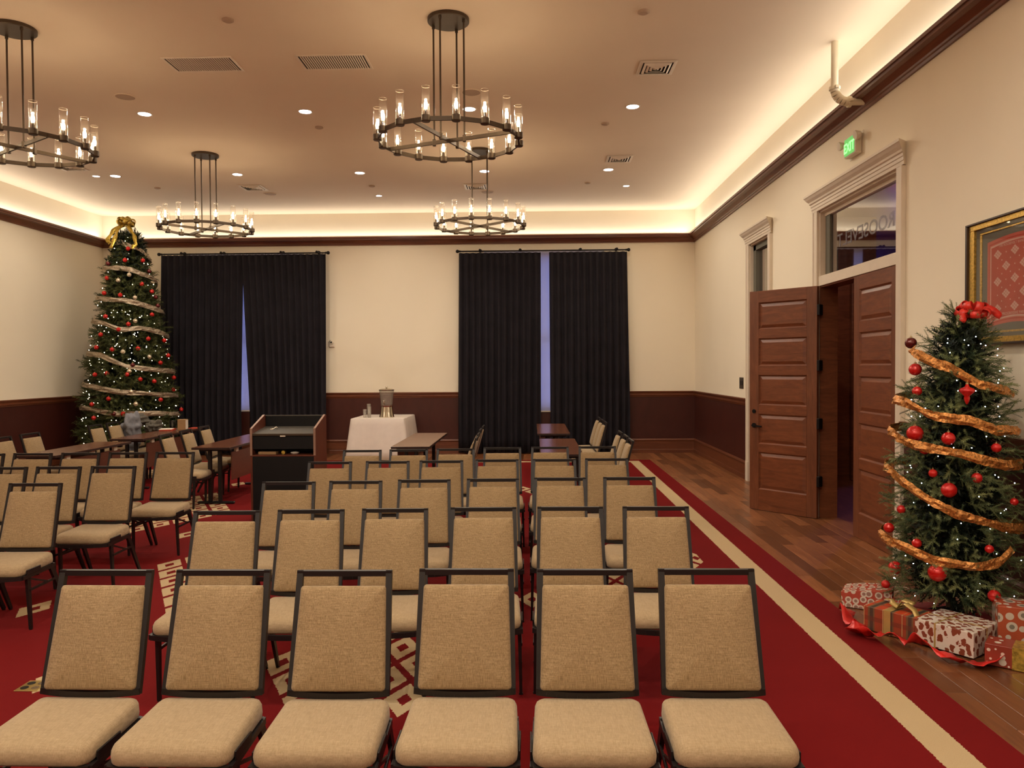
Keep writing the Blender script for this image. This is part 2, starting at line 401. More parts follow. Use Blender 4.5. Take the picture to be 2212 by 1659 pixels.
def tag(o, label, cat, group=None):
    o['label'] = label; o['category'] = cat
    if group: o['group'] = group
    return o
def thing(name, label, cat, loc=(0, 0, 0), rz=0, group=None):
    o = bpy.data.objects.new(name, None); C.objects.link(o); o.location = loc; o.rotation_euler = (0, 0, rz)
    o.empty_display_size = .1
    return tag(o, label, cat, group)
def struct(name, bm, mat, parent=None, **kw):
    o = obj(name, bm, mat, parent, **kw)
    if not parent: o['kind'] = 'structure'
    return o
def stuff(o): o['kind'] = 'stuff'; return o
def kids(o): return [c for c in KID.get(o.name, [])]
def dup(root, loc, rz, label=None, group=None):
    def cp(o, parent):
        c = o.copy(); C.objects.link(c)
        if parent: c.parent = parent
        for ch in o.children: todo.append((ch, c))
        return c
    todo = []; r = cp(root, None); r.location = loc; r.rotation_euler = (0, 0, rz)
    while todo:
        o, p = todo.pop(); cp(o, p)
    if label: r['label'] = label
    if group: r['group'] = group
    return r
def text(name, s, size, mat, parent, loc, rot, ext=.001, sx=1.0, bold=0):
    cu = bpy.data.curves.new(name, 'FONT'); cu.body = s; cu.size = size; cu.extrude = ext; cu.align_x = 'CENTER'; cu.align_y = 'CENTER'; cu.offset = bold
    o = bpy.data.objects.new(name, cu); C.objects.link(o); cu.materials.append(M[mat]); 
    bpy.context.view_layer.update(); me = bpy.data.meshes.new_from_object(o.evaluated_get(bpy.context.evaluated_depsgraph_get()))
    bpy.data.objects.remove(o); me.name = name; me.transform(Matrix.Diagonal((sx, 1, 1, 1)))
    if not me.materials: me.materials.append(M[mat])
    o = bpy.data.objects.new(name, me); C.objects.link(o); o.parent = parent; o.location = loc; o.rotation_euler = rot; o['kind'] = 'stuff'
    return o

# ================================================================== SETTING
T = .20
def rooms():
    # floor base with walnut planks
    bm = B_(); box(bm, XL-.2, XR+4.2, YF-.2, YB+.2, -.20, -.012); fl = struct('floor', bm, 'floorw')
    # planks: strip along the right wall, and the strip under the far wall
    rnd = random.Random(3); n = 0
    wd = .1215; meshes = {}
    def plank(x0, x1, y0, y1, jz):
        nonlocal n
        L = round(y1-y0, 3); W_ = round(x1-x0, 3); key = (L, W_)
        if key not in meshes:
            bm = B_(); box(bm, -W_/2+.0015, W_/2-.0015, -L/2+.0015, L/2-.0015, -.014, 0, .0022)
            me = bpy.data.meshes.new('plank'); bm.to_mesh(me); bm.free(); me.materials.append(M['plank']); meshes[key] = me
        o = bpy.data.objects.new('plank', meshes[key]); C.objects.link(o); o.parent = fl; o.location = ((x0+x1)/2, (y0+y1)/2, jz)
        n += 1
    Ls = [.5, .7, .9, 1.1]
    x = 2.185
    for r in range(9):
        y = 2.2 + rnd.random()*.5
        while y < YB-.02:
            L = rnd.choice(Ls); 
            if y+L > YB-.02-.3: L = YB-.02-y
            plank(x, x+wd, y, y+L, rnd.uniform(-.0006, .0006)); y += L
        x += wd
    x = 2.185
    while x > -5.2:
        x -= wd*1.5; plank(x, x+wd*1.5, 14.42, YB-.02, rnd.uniform(-.0006, .0006))
    # floor of the corridor beyond the doors
    bm = B_(); box(bm, XR, XR+.22, 6.95, 8.88, -.014, .002, .002); tag_o = struct('trim_7', bm, 'plank')
    # rug
    bm = B_(); box(bm, -2.76-4.95, 2.185, -2.9, 14.40, -.0125, .004, .002)
    o = obj('area_rug', bm, 'carpet'); tag(o, 'large red carpet with cream border stripe and cream lattice blocks', 'carpet')
    # ceiling
    bm = B_(); box(bm, XL-.2, XR+.2, YF-.2, YB+.2, ZC, ZC+.15); struct('ceiling', bm, 'ceil')
    # walls
    bm = B_(); box(bm, XL-T, XL, YF-T, YB+T, -.02, ZC); struct('wall_left', bm, 'wall')
    bm = B_(); box(bm, XL-T, XR+T, YF-T, YF, -.02, ZC); struct('wall_front', bm, 'wall')
    # right wall with two openings
    bm = B_()
    D1 = (6.97, 8.88, 3.50); D2 = (10.72, 11.66, 3.56)
    for y0, y1 in ((YF-T, D1[0]), (D1[1], D2[0]), (D2[1], YB+T)): box(bm, XR, XR+T, y0, y1, -.02, ZC)
    box(bm, XR, XR+T, D1[0], D1[1], D1[2], ZC); box(bm, XR, XR+T, D2[0], D2[1], D2[2], ZC)
    struct('wall_right', bm, 'wall')
    # back wall with two window openings
    WN = ((-7.05, -4.60), (-1.02, 1.50)); Z0, Z1 = .88, 4.02
    bm = B_(); xs = [XL-T, WN[0][0], WN[0][1], WN[1][0], WN[1][1], XR+T]
    for i in (0, 2, 4): box(bm, xs[i], xs[i+1], YB, YB+T, -.02, ZC)
    for a, b in WN: box(bm, a, b, YB, YB+T, -.02, Z0); box(bm, a, b, YB, YB+T, Z1, ZC)
    struct('wall_back', bm, 'wall')
    for i, (a, b) in enumerate(WN):
        bm = B_(); box(bm, a, b, YB+.08, YB+.09, Z0, Z1); wo = struct('window_%d' % (i+1), bm, 'pane')
        bm = B_()
        for x0, x1 in ((a, a+.07), (b-.07, b), ((a+b)/2-.03, (a+b)/2+.03)): box(bm, x0, x1, YB+.06, YB+.11, Z0, Z1)
        for z0, z1 in ((Z0, Z0+.07), (Z1-.07, Z1), (2.30, 2.36)): box(bm, a, b, YB+.06, YB+.11, z0, z1)
        obj('window_frame', bm, 'white', wo)
    # rolled shades hanging in front of the glass
    for i, (a, b, zb) in enumerate(((-7.0, -4.65, .90), (-.97, 1.45, .86))):
        sh = thing('roller_shade', ('pale roller shade glimpsed between the curtains beside the tall tree', 'pale roller shade glimpsed between the curtains nearest the doors')[i], 'window shade', ((a+b)/2, YB-.03, zb))
        bm = B_(); box(bm, (a-b)/2, (b-a)/2, -.002, .002, 0, 4.08-zb); obj('shade_cloth', bm, 'shade', sh)
        bm = B_(); box(bm, (a-b)/2, (b-a)/2, -.008, .008, -.025, 0, .004); obj('hem_bar', bm, 'pwhite', sh)
    # ---- wainscot, rail, baseboard and crown on each wall
    def profile_run(name, prof, pts, mat, parent=None):
        bm = B_()
        (p0, p1, nrm) = pts
        extrude_profile(bm, prof, (lambda u, z: (p0[0]+nrm[0]*u, p0[1]+nrm[1]*u, z), lambda u, z: (p1[0]+nrm[0]*u, p1[1]+nrm[1]*u, z)))
        return struct(name, bm, mat, parent)
    crown = [(0, 4.24), (.022, 4.24), (.026, 4.262), (.040, 4.268), (.044, 4.285), (.060, 4.30), (.085, 4.325), (.118, 4.345), (.124, 4.36), (.150, 4.364), (.150, 4.395), (.138, 4.395), (.132, 4.335), (0, 4.31)]
    rail = [(0, 1.135), (.018, 1.135), (.022, 1.155), (.034, 1.165), (.034, 1.205), (.046, 1.215), (.056, 1.235), (.056, 1.25), (0, 1.25)]
    base = [(0, 0), (.026, 0), (.026, .065), (.020, .075), (.020, .235), (.030, .245), (.034, .262), (.018, .286), (0, .29)]
    wain = [(0, .28), (.010, .28), (.010, 1.14), (0, 1.14)]
    walls = {'right': ((XR, YF), (XR, YB), (-1, 0)), 'left': ((XL, YF), (XL, YB), (1, 0)), 'back': ((XL, YB), (XR, YB), (0, -1)), 'front': ((XL, YF), (XR, YF), (0, 1))}
    k = 1
    for side, (a, b, nn) in walls.items():
        profile_run('trim_%d' % k, crown, (a, b, nn), 'trimX'); k += 1
    cuts = {'right': ((YF, 6.85), (9.00, 10.60), (11.78, YB)), 'left': ((YF, YB),), 'back': ((XL, WN[0][0]-.04), (WN[0][1]+.04, WN[1][0]-.04), (WN[1][1]+.04, XR)), 'front': ((XL, XR),)}
    for side, (a, b, nn) in walls.items():
        bs = None
        for c0, c1 in cuts[side]:
            p0, p1 = ((a[0], c0), (a[0], c1)) if side in ('right', 'left') else ((c0, a[1]), (c1, a[1]))
            if bs is None: bs = profile_run('baseboard_'+side, base, (p0, p1, nn), 'trimX')
            else: profile_run('baseboard_piece', base, (p0, p1, nn), 'trimX', bs)
            profile_run('wainscot_panel', wain, (p0, p1, nn), 'wain', bs)
            profile_run('chair_rail', rail, (p0, p1, nn), 'trimX', bs)
        if side == 'back':
            for a_, b_ in WN:
                profile_run('baseboard_piece', base, ((a_-.04, YB), (b_+.04, YB), nn), 'trimX', bs)
                profile_run('wainscot_panel', [(0, .28), (.010, .28), (.010, .87), (0, .87)], ((a_-.04, YB), (b_+.04, YB), nn), 'wain', bs)
    # ---- casings of the two doorways (right wall)
    def casing(k, y0, y1, zt, zbar=None):
        w_ = .115; d = .035
        bm = B_()
        for a, b in ((y1, y1+w_), (y0-w_, y0)):
            box(bm, XR-d, XR, a, b, .30, zt, .004); box(bm, XR-d-.012, XR, a-.004, b+.004, 0, .30, .004)
            box(bm, XR-d-.008, XR, (b-.02) if a == y1 else a-.003, b+.003 if a == y1 else a+.02, .298, zt-.002, .003)
        o = struct('trim_%d' % k, bm, 'white')
        prof = [(0, zt), (.035, zt), (.037, zt+.03), (.043, zt+.035), (.043, zt+.065), (.050, zt+.07), (.050, zt+.095), (.062, zt+.105), (.066, zt+.125), (.090, zt+.15), (.105, zt+.175), (.112, zt+.18), (.112, zt+.205), (0, zt+.205)]
        bm = B_(); extrude_profile(bm, prof, (lambda u, z: (XR-u, y0-w_-min(u, .11)*.9, z), lambda u, z: (XR-u, y1+w_+min(u, .11)*.9, z)))
        obj('door_header', bm, 'white', o)
        bm = B_()    # jamb lining inside the wall thickness
        box(bm, XR-.002, XR+T, y1-.02, y1, zbar or 0, zt); box(bm, XR-.002, XR+T, y0, y0+.02, zbar or 0, zt); box(bm, XR-.002, XR+T, y0, y1, zt-.02, zt)
        if zbar: box(bm, XR-.012, XR+.14, y0, y1, zbar-.005, zbar+.105, .003); box(bm, XR+.05, XR+.12, y0, y1, zt-.06, zt-.02)
        obj('jamb_lining', bm, 'white', o)
        if zbar:
            bm = B_(); box(bm, XR-.001, XR+T, y1-.018, y1, 0, zbar-.005); box(bm, XR-.001, XR+T, y0, y0+.018, 0, zbar-.005); box(bm, XR+.01, XR+T, y0, y1, zbar-.02, zbar-.005)
            obj('jamb_lining', bm, 'doorh', o)
        return o
    casing(5, 6.97, 8.88, 3.50, 2.655); casing(6, 10.72, 11.66, 3.56)
    # transom glass over the double doors
    bm = B_(); box(bm, XR+.08, XR+.088, 6.99, 8.86, 2.75, 3.46); tw = struct('window_3', bm, 'pane')
    tx = text('etched_lettering', 'ROOSEVELT', .20, 'etch', tw, (XR+.0775, 7.90, 3.10), (PI/2, 0, PI/2), .0003, 1.25, .002)
    bm = B_(); box(bm, XR+.06, XR+.08, 8.74, 8.86, 2.76, 3.48); obj('window_frame', bm, 'matt', tw)
    # single doorway further on: tall glazed opening, its pane and lower door
    bm = B_(); box(bm, XR+.09, XR+.098, 10.74, 11.64, 2.74, 3.54); tw2 = struct('window_4', bm, 'pane')
    bm = B_(); box(bm, XR+.04, XR+.13, 11.52, 11.64, 2.72, 3.54); box(bm, XR+.04, XR+.13, 10.74, 11.64, 3.46, 3.54); box(bm, XR+.04, XR+.13, 10.74, 11.64, 2.66, 2.74); obj('window_frame', bm, 'matt', tw2)
    # corridor behind
    bm = B_()
    box(bm, XR+4, XR+4.2, 4.5, 14, -.02, 4.2); box(bm, XR+.2, XR+4.2, 4.3, 4.5, -.02, 4.2); box(bm, XR+.2, XR+4.2, 13.8, 14, -.02, 4.2)
    box(bm, XR+.2, XR+4.2, 4.3, 14, 4.0, 4.2)
    struct('wall_corridor', bm, 'wain')
    bm = B_(); box(bm, 3.9, 5.25, 11.9, 12.1, -.01, 4.0); box(bm, 4.85, 5.3, 11.8, 11.9, -.01, 3.3, .01); struct('wall_corridor_end', bm, 'doorh')
rooms()
lamp('corridor_blue_lamp', 'POINT', (6.3, 12.6, 3.3), 60, (.14, .12, 1.0), shadow_soft_size=.15)
lamp('corridor_warm_fill', 'POINT', (4.6, 9.6, 3.6), 22, (1.0, .6, .45), shadow_soft_size=.1)  # unseen warm fill, added to lift the dark corridor behind the doors

# ---- door leaves
def leaf(name, W_, H_, label=None, handle=None):
    """local: hinge at origin, leaf along +X, face towards -Y, thickness .045"""
    st = .125; rails = [0, .25, .62-.0, 0]
    zr = [(0, .25), (.70, .80), (1.16, 1.27), (1.63, 1.74), (2.07, 2.18), (2.50, H_)]   # rails
    o = None
    bm = B_(); box(bm, 0, st, -.0225, .0225, 0, H_, .002); box(bm, W_-st, W_, -.0225, .0225, 0, H_, .002)
    root = struct(name, bm, 'door')
    bm = B_()
    for a, b in zr: box(bm, st, W_-st, -.0222, .0222, a, b, .001)
    obj('rail', bm, 'doorh', root)
    for (a0, a1), (b0, b1) in zip(zr, zr[1:]):
        z0, z1 = a1, b0; bm = B_()
        box(bm, st, W_-st, -.006, .006, z0, z1)
        for sgn in (-1, 1):
            # raised field with bevelled shoulders
            ins1, ins2 = .018, .052
            A = [bm.verts.new((x, sgn*.006, z)) for x, z in ((st+ins1, z0+ins1), (W_-st-ins1, z0+ins1), (W_-st-ins1, z1-ins1), (st+ins1, z1-ins1))]
            Bv = [bm.verts.new((x, sgn*.019, z)) for x, z in ((st+ins2, z0+ins2), (W_-st-ins2, z0+ins2), (W_-st-ins2, z1-ins2), (st+ins2, z1-ins2))]
            for i in range(4): bm.faces.new((A[i], A[(i+1) % 4], Bv[(i+1) % 4], Bv[i]))
            bm.faces.new(Bv)
            # sticking around the panel
            for (p, q) in (((st, z0), (W_-st, z0)), ((W_-st, z0), (W_-st, z1)), ((W_-st, z1), (st, z1)), ((st, z1), (st, z0))):
                cx, cz = W_/2, (z0+z1)/2
                def inn(pt, d): return (pt[0]+(d if pt[0] < cx else -d), pt[1]+(d if pt[1] < cz else -d))
                i0, i1 = inn(p, .014), inn(q, .014)
                bm.faces.new([bm.verts.new((p[0], sgn*.0222, p[1])), bm.verts.new((q[0], sgn*.0222, q[1])), bm.verts.new((i1[0], sgn*.006, i1[1])), bm.verts.new((i0[0], sgn*.006, i0[1]))])
        obj('door_panel', bm, 'doorh', root)
    for z in (.42, 1.08, 1.74, 2.37):
        bm = B_(); box(bm, -.034, .0, -.045, .03, z-.06, z+.06, .003); rod(bm, (-.018, -.03, z-.062), (-.018, -.03, z+.062), .011, 8)
        obj('hinge', bm, 'black', root)
    if handle:
        for sgn in (-1, 1):
            bm = B_(); rod(bm, (W_-.065, sgn*.0225, 1.02), (W_-.065, sgn*.034, 1.02), .028, 16); rod(bm, (W_-.065, sgn*.03, 1.02), (W_-.065, sgn*.066, 1.02), .011, 10)
            beam(bm, (W_-.055, sgn*.062, 1.02), (W_-.19, sgn*.062, 1.012), .012, .02)
            obj('lever_handle', bm, 'black', root)
        bm = B_(); rod(bm, (W_-.065, -.0225, 1.19), (W_-.065, -.05, 1.19), .022, 14); rod(bm, (W_-.065, .0225, 1.19), (W_-.065, .032, 1.19), .024, 14); obj('deadbolt', bm, 'black', root)
    return root
d1 = leaf('door_1', .875, 2.64, handle=True)
# open leaf: from the far jamb swung into the room
hx, hy, fx, fy = 3.235, 8.80, 2.665, 9.465
d1.location = (hx, hy, .006); d1.rotation_euler = (0, 0, math.atan2(fy-hy, fx-hx))
d2 = leaf('door_2', .945, 2.64)
d2.location = (XR+.018, 6.985, .006); d2.rotation_euler = (0, 0, PI/2)
d3 = leaf('door_3', .90, 2.64, handle=True); d3.location = (XR+.06, 10.74, .006); d3.rotation_euler = (0, 0, PI/2)

# ================================================================== CEILING FITTINGS
def downlight(x, y, r, label, group, power):
    t = thing('recessed_light', label, 'ceiling light', (x, y, ZC), 0, group)
    bm = B_(); lathe(bm, [(r*1.0, -.001), (r*1.12, -.006), (r*1.28, -.004), (r*1.28, 0.0)], 24, caps=False)
    obj('trim_ring', bm, 'pwhite', t)
    bm = B_(); lathe(bm, [(r, -.0035), (r*.5, -.0045), (.001, -.005)], 24, caps=False); obj('lens', bm, 'can', t)
    if power:
        l = lamp('downlight_beam', 'SPOT', (x, y, ZC-.02), power, CAN_COL, spot_size=R(168), spot_blend=.5, shadow_soft_size=.06); l.rotation_euler = (0, 0, 0)
gx = (1.23, -.75, -2.76, -4.75, -6.75)
names = {1.23: 'nearest the door wall', -.75: 'behind the big chandelier', -2.76: 'in the middle of the ceiling', -4.75: 'between the chandelier rows near the tree side', -6.75: 'over the tree corner'}
for x in gx[:4]: downlight(x, 9.40, .072, 'round recessed light in the nearer row, ' + names[x], 'recessed ceiling lights', CAN_W)
for x in gx: downlight(x, 12.37, .072, 'round recessed light in the farther row, ' + names[x], 'recessed ceiling lights', CAN_W*.68)
downlight(-7.06, 12.36, .05, 'small recessed light just beside the tree corner light', 'small recessed lights', CAN_W*.38)
downlight(-2.78, 14.02, .05, 'small recessed light near the far wall, middle of ceiling', 'small recessed lights', CAN_W*.38)
downlight(1.65, 13.49, .05, 'small recessed light near the far wall, door side', 'small recessed lights', CAN_W*.38)
# lamps of the same grid that hang over and behind the camera
for x in gx[:4]:
    for y in (6.4, 3.4, .4, -1.9):
        if y == 6.4: continue
        downlight(x, y, .072, 'recessed light outside the photo, ' + {3.4: 'just above the nearest chairs, ', .4: 'straight overhead, ', -1.9: 'behind the photographer, '}[y] + {1.23: 'door wall line', -.75: 'second line', -2.76: 'third line', -4.75: 'tree side line'}[x], 'recessed ceiling lights out of view', CAN_W)
sm = [(-2.72, 6.91), (1.0, 6.9), (-2.76, 10.01), (.96, 10.03), (-6.47, 13.2), (-2.75, 13.26), (.96, 13.22)]
smn = ['nearest row, mid ceiling', 'nearest row, door side', 'middle row, mid ceiling', 'middle row, door side', 'far row, tree side', 'far row, mid ceiling', 'far row, door side']
for (x, y), n_ in zip(sm, smn):
    bm = B_(); lathe(bm, [(.052, 0), (.052, -.012), (.038, -.02), (.001, -.022)], 20, caps=False)
    o = obj('sprinkler_cover', bm, 'spk', loc=(x, y, ZC), smooth=False); tag(o, 'small round sprinkler cover plate on ceiling, ' + n_, 'sprinkler', 'ceiling sprinkler covers')
for (x, y), n_ in zip([(-4.67, 8.8), (-.68, 8.83), (-4.69, 13.76), (-.79, 13.82)], ['nearer row, tree side', 'nearer row, behind the big chandelier', 'far row, by the small diffuser', 'far row, behind the far chandelier']):
    t = thing('ceiling_speaker', 'flat round speaker grille flush on ceiling, ' + n_, 'speaker', (x, y, ZC), 0, 'ceiling speakers')
    bm = B_(); lathe(bm, [(.115, 0), (.118, -.006), (.108, -.009), (.104, -.006)], 28, caps=False); obj('bezel', bm, 'ceil', t)
    bm = B_(); lathe(bm, [(.104, -.006), (.06, -.009), (.001, -.010)], 28, caps=False); obj('grille', bm, 'spk', t)
def diffuser(x, y, label, s=.385):
    t = thing('air_diffuser', label, 'vent', (x, y, ZC), 0, 'square ceiling diffusers')
    h = s/2
    bm = B_(); box(bm, -h+.02, h-.02, -h+.02, h-.02, -.002, -.0005); obj('backing', bm, 'dark', t)
    def ringb(bm, a, b, z0, z1):
        A = []
        for rr, z in ((a, z0), (b, z1)):
            A.append([bm.verts.new((sx*rr, sy*rr, z)) for sx, sy in ((-1, -1), (1, -1), (1, 1), (-1, 1))])
        A.append([bm.verts.new((v.co.x, v.co.y, v.co.z-.004)) for v in A[1]]); A.append([bm.verts.new((v.co.x, v.co.y, v.co.z-.004)) for v in A[0]])
        for P, Q in ((0, 1), (1, 2), (2, 3), (3, 0)):
            for i in range(4): bm.faces.new((A[P][i], A[P][(i+1) % 4], A[Q][(i+1) % 4], A[Q][i]))
    bm = B_(); ringb(bm, h, h-.035, -.004, -.008); obj('frame', bm, 'grill', t)
    for i in range(4):
        a = h-.052-i*.036; bm = B_(); ringb(bm, a, a-.022, -.006, -.020); obj('louvre', bm, 'grill', t)
    return t
diffuser(1.32, 8.19, 'square louvred ceiling diffuser nearest the pipe, above the doors')
diffuser(1.33, 11.73, 'square louvred ceiling diffuser behind the first one, door side')
diffuser(-4.82, 13.27, 'square louvred ceiling diffuser above the far dark curtains, tree side', .40)
diffuser(-.96, 13.40, 'square louvred ceiling diffuser hidden behind the chandelier rods', .40)
diffuser(-7.15, 11.80, 'square louvred ceiling diffuser under the cropped chandelier ring')
for x, lab in ((-3.37, 'long slatted ceiling grille with dusty slats nearer the cropped chandelier'), (-2.01, 'long slatted ceiling grille with clean dark slots beside the big chandelier')):
    t = thing('return_grille', lab, 'vent', (x, 7.90, ZC), 0, 'long slatted ceiling grilles')
    bm = B_(); box(bm, -.34, .34, -.17, .17, -.002, -.0005); obj('backing', bm, 'dark', t)
    bm = B_()
    for a in ((-.36, .36, -.19, -.165), (-.36, .36, .165, .19), (-.36, -.335, -.165, .165), (.335, .36, -.165, .165)): box(bm, a[0], a[1], a[2], a[3], -.008, 0, .001)
    obj('frame', bm, 'grill', t)
    bm0 = B_(); box(bm0, -.0062, .0062, -.165, .165, -.009, -.0065)
    s0 = obj('slat', bm0, 'grill', t, loc=(-.335+.67/28, 0, 0), rot=(0, R(-22), 0))
    for i in range(1, 27):
        c = s0.copy(); C.objects.link(c); c.parent = t; c.location = (-.335+.67*(i+1)/28, 0, 0)

# white drain pipe with elbow
t = thing('drain_pipe', 'cream pipe dropping from ceiling with clamped elbow into the cove', 'pipe', (2.955, 7.62, 0))
bm = B_(); rod(bm, (0, 0, 4.44), (0, 0, ZC), .034, 18); o = obj('vertical_pipe', bm, 'pipe', t); smooth_by_angle(o)
bm = B_()
pts = [(.13*(1-math.cos(R(a))), 0, 4.44-.13*math.sin(R(a))) for a in range(0, 91, 15)]
for a, b in zip(pts, pts[1:]): rod(bm, a, b, .043, 16)
o = obj('elbow', bm, 'pipe', t); smooth_by_angle(o)
bm = B_(); rod(bm, (.13, 0, 4.31), (.325, .0, 4.31), .034, 18); obj('horizontal_pipe', bm, 'pipe', t)
for p, q in (((0, 0, 4.425), (0, 0, 4.455)), ((.125, 0, 4.31), (.155, 0, 4.31))):
    bm = B_(); rod(bm, p, q, .053, 16); mid = (Vector(p)+Vector(q))/2
    for s in (-1, 1): box(bm, mid.x-.018, mid.x+.018, mid.y+s*.06-.014, mid.y+s*.06+.014, mid.z-.014, mid.z+.014, .003)
    obj('pipe_clamp', bm, 'pipe', t)

# ---- chandeliers
def chandelier(label, x, y, turn=0):
    ZR = 3.80; RR_ = .64
    t = thing('chandelier', label, 'chandelier', (x, y, ZC), R(turn), 'candle ring chandeliers')
    z = ZR-ZC
    bm = B_(); lathe(bm, [(.188, 0), (.188, -.028), (.180, -.034), (.001, -.034)], 40, caps=False); obj('canopy', bm, 'iron', t)
    bars = [(R(-90-22.5), ), (R(-90+67.5), )]
    for (a, ) in bars:
        bm = B_(); beam(bm, (math.cos(a)*RR_, math.sin(a)*RR_, z), (-math.cos(a)*RR_, -math.sin(a)*RR_, z), .018, .032); obj('cross_bar', bm, 'iron', t)
        for s in (1, -1):
            px, py = math.cos(a)*.155*s, math.sin(a)*.155*s
            bm = B_(); rod(bm, (px, py, z-.02), (px, py, -.03), .0085, 10); rod(bm, (px, py, -.062), (px, py, -.034), .014, 10); box(bm, px-.015, px+.015, py-.015, py+.015, z-.03, z+.03, .003)
            obj('hanging_rod', bm, 'iron', t)
    # ring: 16 sided flat band
    bm = B_(); n = 16; rings = []
    for (rr, zz) in ((RR_-.008, -.018), (RR_+.008, -.018), (RR_+.008, .018), (RR_-.008, .018)):
        rings.append([bm.verts.new((rr*math.cos(2*PI*(i+.5)/n-PI/2), rr*math.sin(2*PI*(i+.5)/n-PI/2), z+zz)) for i in range(n)])
    for a in range(4):
        for i in range(n): bm.faces.new((rings[a][i], rings[a][(i+1) % n], rings[(a+1) % 4][(i+1) % n], rings[(a+1) % 4][i]))
    obj('ring_band', bm, 'iron', t)
    cup = glass = bulb = None
    for i in range(n):
        a = 2*PI*(i+.5)/n-PI/2; px, py = RR_*math.cos(a), RR_*math.sin(a)
        if cup is None:
            bm = B_(); lathe(bm, [(.001, -.026), (.034, -.026), (.039, -.020), (.039, .026), (.035, .026), (.035, .006), (.001, .006)], 20, caps=False)
            rod(bm, (0, 0, .006), (0, 0, .075), .0115, 10)
            cup = obj('lamp_cup', bm, 'iron', t, loc=(px, py, z), smooth=False)
            bm = B_(); lathe(bm, [(.0345, .008), (.0345, .262), (.0325, .262), (.0325, .008)], 24, caps=False)
            bm.faces.ensure_lookup_table(); glass = obj('glass_tube', bm, 'glass', cup, smooth=False); smooth_by_angle(glass, 50)
            bm = B_(); lathe(bm, [(.0342, .260), (.0350, .2625), (.0335, .265), (.0320, .2625), (.0342, .260)], 24, caps=False); rim = obj('glass_rim', bm, 'rim', cup, smooth=True)
            bm = B_(); lathe(bm, [(.004, .075), (.0125, .085), (.0165, .105), (.0145, .125), (.007, .148), (.001, .158)], 14, caps=False); bulb = obj('candle_bulb', bm, 'bulb', cup, smooth=True)
        else:
            c = cup.copy(); C.objects.link(c); c.parent = t; c.location = (px, py, z)
            for ch in (glass, rim, bulb):
                d = ch.copy(); C.objects.link(d); d.parent = c
        lamp('candle_lamp', 'POINT', (x+RR_*math.cos(a+R(turn)), y+RR_*math.sin(a+R(turn)), ZR+.175), BULB_W, BULB_COL, shadow_soft_size=.012)
    return t
chandelier('large ring chandelier of candle tubes hanging nearest, over the middle rows of chairs', -.74, 6.98)
chandelier('ring chandelier cut off by the edge of the photo, above the side block of chairs', -4.74, 7.0, -11)
chandelier('farther ring chandelier hanging beside the tall tree and its curtains', -4.77, 11.2, -22)
chandelier('farther ring chandelier seen just below the large one', -.75, 11.2, -18)

# ================================================================== CURTAINS
def curtain(label, xt0, xt1, xb0, xb1, z1, folds, seed):
    rnd = random.Random(seed); bm = B_(); nx, nz = folds*8, 14; g = []
    ph = [rnd.uniform(-.5, .5) for _ in range(nx+1)]
    for j in range(nz+1):
        v = j/nz; z = z1-v*(z1-.03); row = []
        for i in range(nx+1):
            u = i/nx; e0 = xt0+(xb0-xt0)*min(1, v*1.3)**1.1; e1 = xt1+(xb1-xt1)*min(1, v*1.3)**1.1
            x = e0+(e1-e0)*u
            f = math.sin(2*PI*folds*u + .6*math.sin(3*v+seed)+.5*math.sin(5.1*u+seed)*v)
            g2 = math.sin(2*PI*folds*.53*u+seed+v)
            y = -(.030+.012*v)*f - .022*v*g2
            x += .012*math.sin(4*PI*folds*u)*(.4+.6*v)
            row.append(bm.verts.new((x, y, z)))
        g.append(row)
    for j in range(nz):
        for i in range(nx): bm.faces.new((g[j][i], g[j][i+1], g[j+1][i+1], g[j+1][i]))
    o = obj('curtain', bm, 'navy', loc=(0, YB-.17, 0), smooth=True); m = o.modifiers.new('thickness', 'SOLIDIFY'); m.thickness = .005
    return tag(o, label, 'curtain', 'floor length dark curtains')
curtain('dark navy curtain panel directly behind the tall Christmas tree', -7.50, -5.82, -7.57, -5.915, 4.05, 13, 1)
curtain('dark navy curtain panel behind the lectern, edge by the cream wall', -5.85, -4.15, -5.74, -4.18, 4.05, 13, 2)
curtain('dark navy curtain panel beside the white clothed table', -1.46, .175, -1.50, .165, 4.04, 13, 3)
curtain('dark navy curtain panel nearest the door wall', .35, 1.90, .36, 1.95, 4.04, 12, 4)
def curtain_rod(label, x0, x1):
    t = thing('curtain_rod', label, 'curtain rod', ((x0+x1)/2, YB-.17, 4.075), 0, 'black curtain rods'); h = (x1-x0)/2
    bm = B_(); rod(bm, (-h, 0, 0), (h, 0, 0), .014, 12); obj('pole', bm, 'black', t)
    for s in (-1, 1):
        bm = B_(); ball(bm, (s*(h+.03), 0, 0), .035); rod(bm, (s*h, 0, 0), (s*(h-.03), 0, 0), .02, 12); obj('finial', bm, 'black', t, smooth=True)
    for f in (-.75, -.27, .45, .88):
        bm = B_(); beam(bm, (f*h, .16, .03), (f*h, 0, .03), .02, .016); ball(bm, (f*h, 0, .022), .026, 10, 7); rod(bm, (f*h, .15, .03), (f*h, .168, .03), .035, 12); obj('bracket', bm, 'black', t)
    n = 26; bm = B_(); lathe(bm, [(.017, -.003), (.022, 0), (.017, .003), (.014, 0), (.017, -.003)], 12, caps=False); bmesh.ops.rotate(bm, verts=bm.verts[:], cent=(0, 0, 0), matrix=Matrix.Rotation(PI/2, 3, 'Y'))
    r0 = obj('curtain_ring', bm, 'black', t, loc=(-h*.95, 0, -.004))
    for i in range(1, n):
        c = r0.copy(); C.objects.link(c); c.parent = t; c.location = (-h*.95+2*h*.95*i/(n-1), 0, -.004)
curtain_rod('black curtain rod with ball ends beside the tall Christmas tree', -7.52, -4.13)
curtain_rod('black curtain rod with ball ends nearest the doors', -1.46, 1.90)

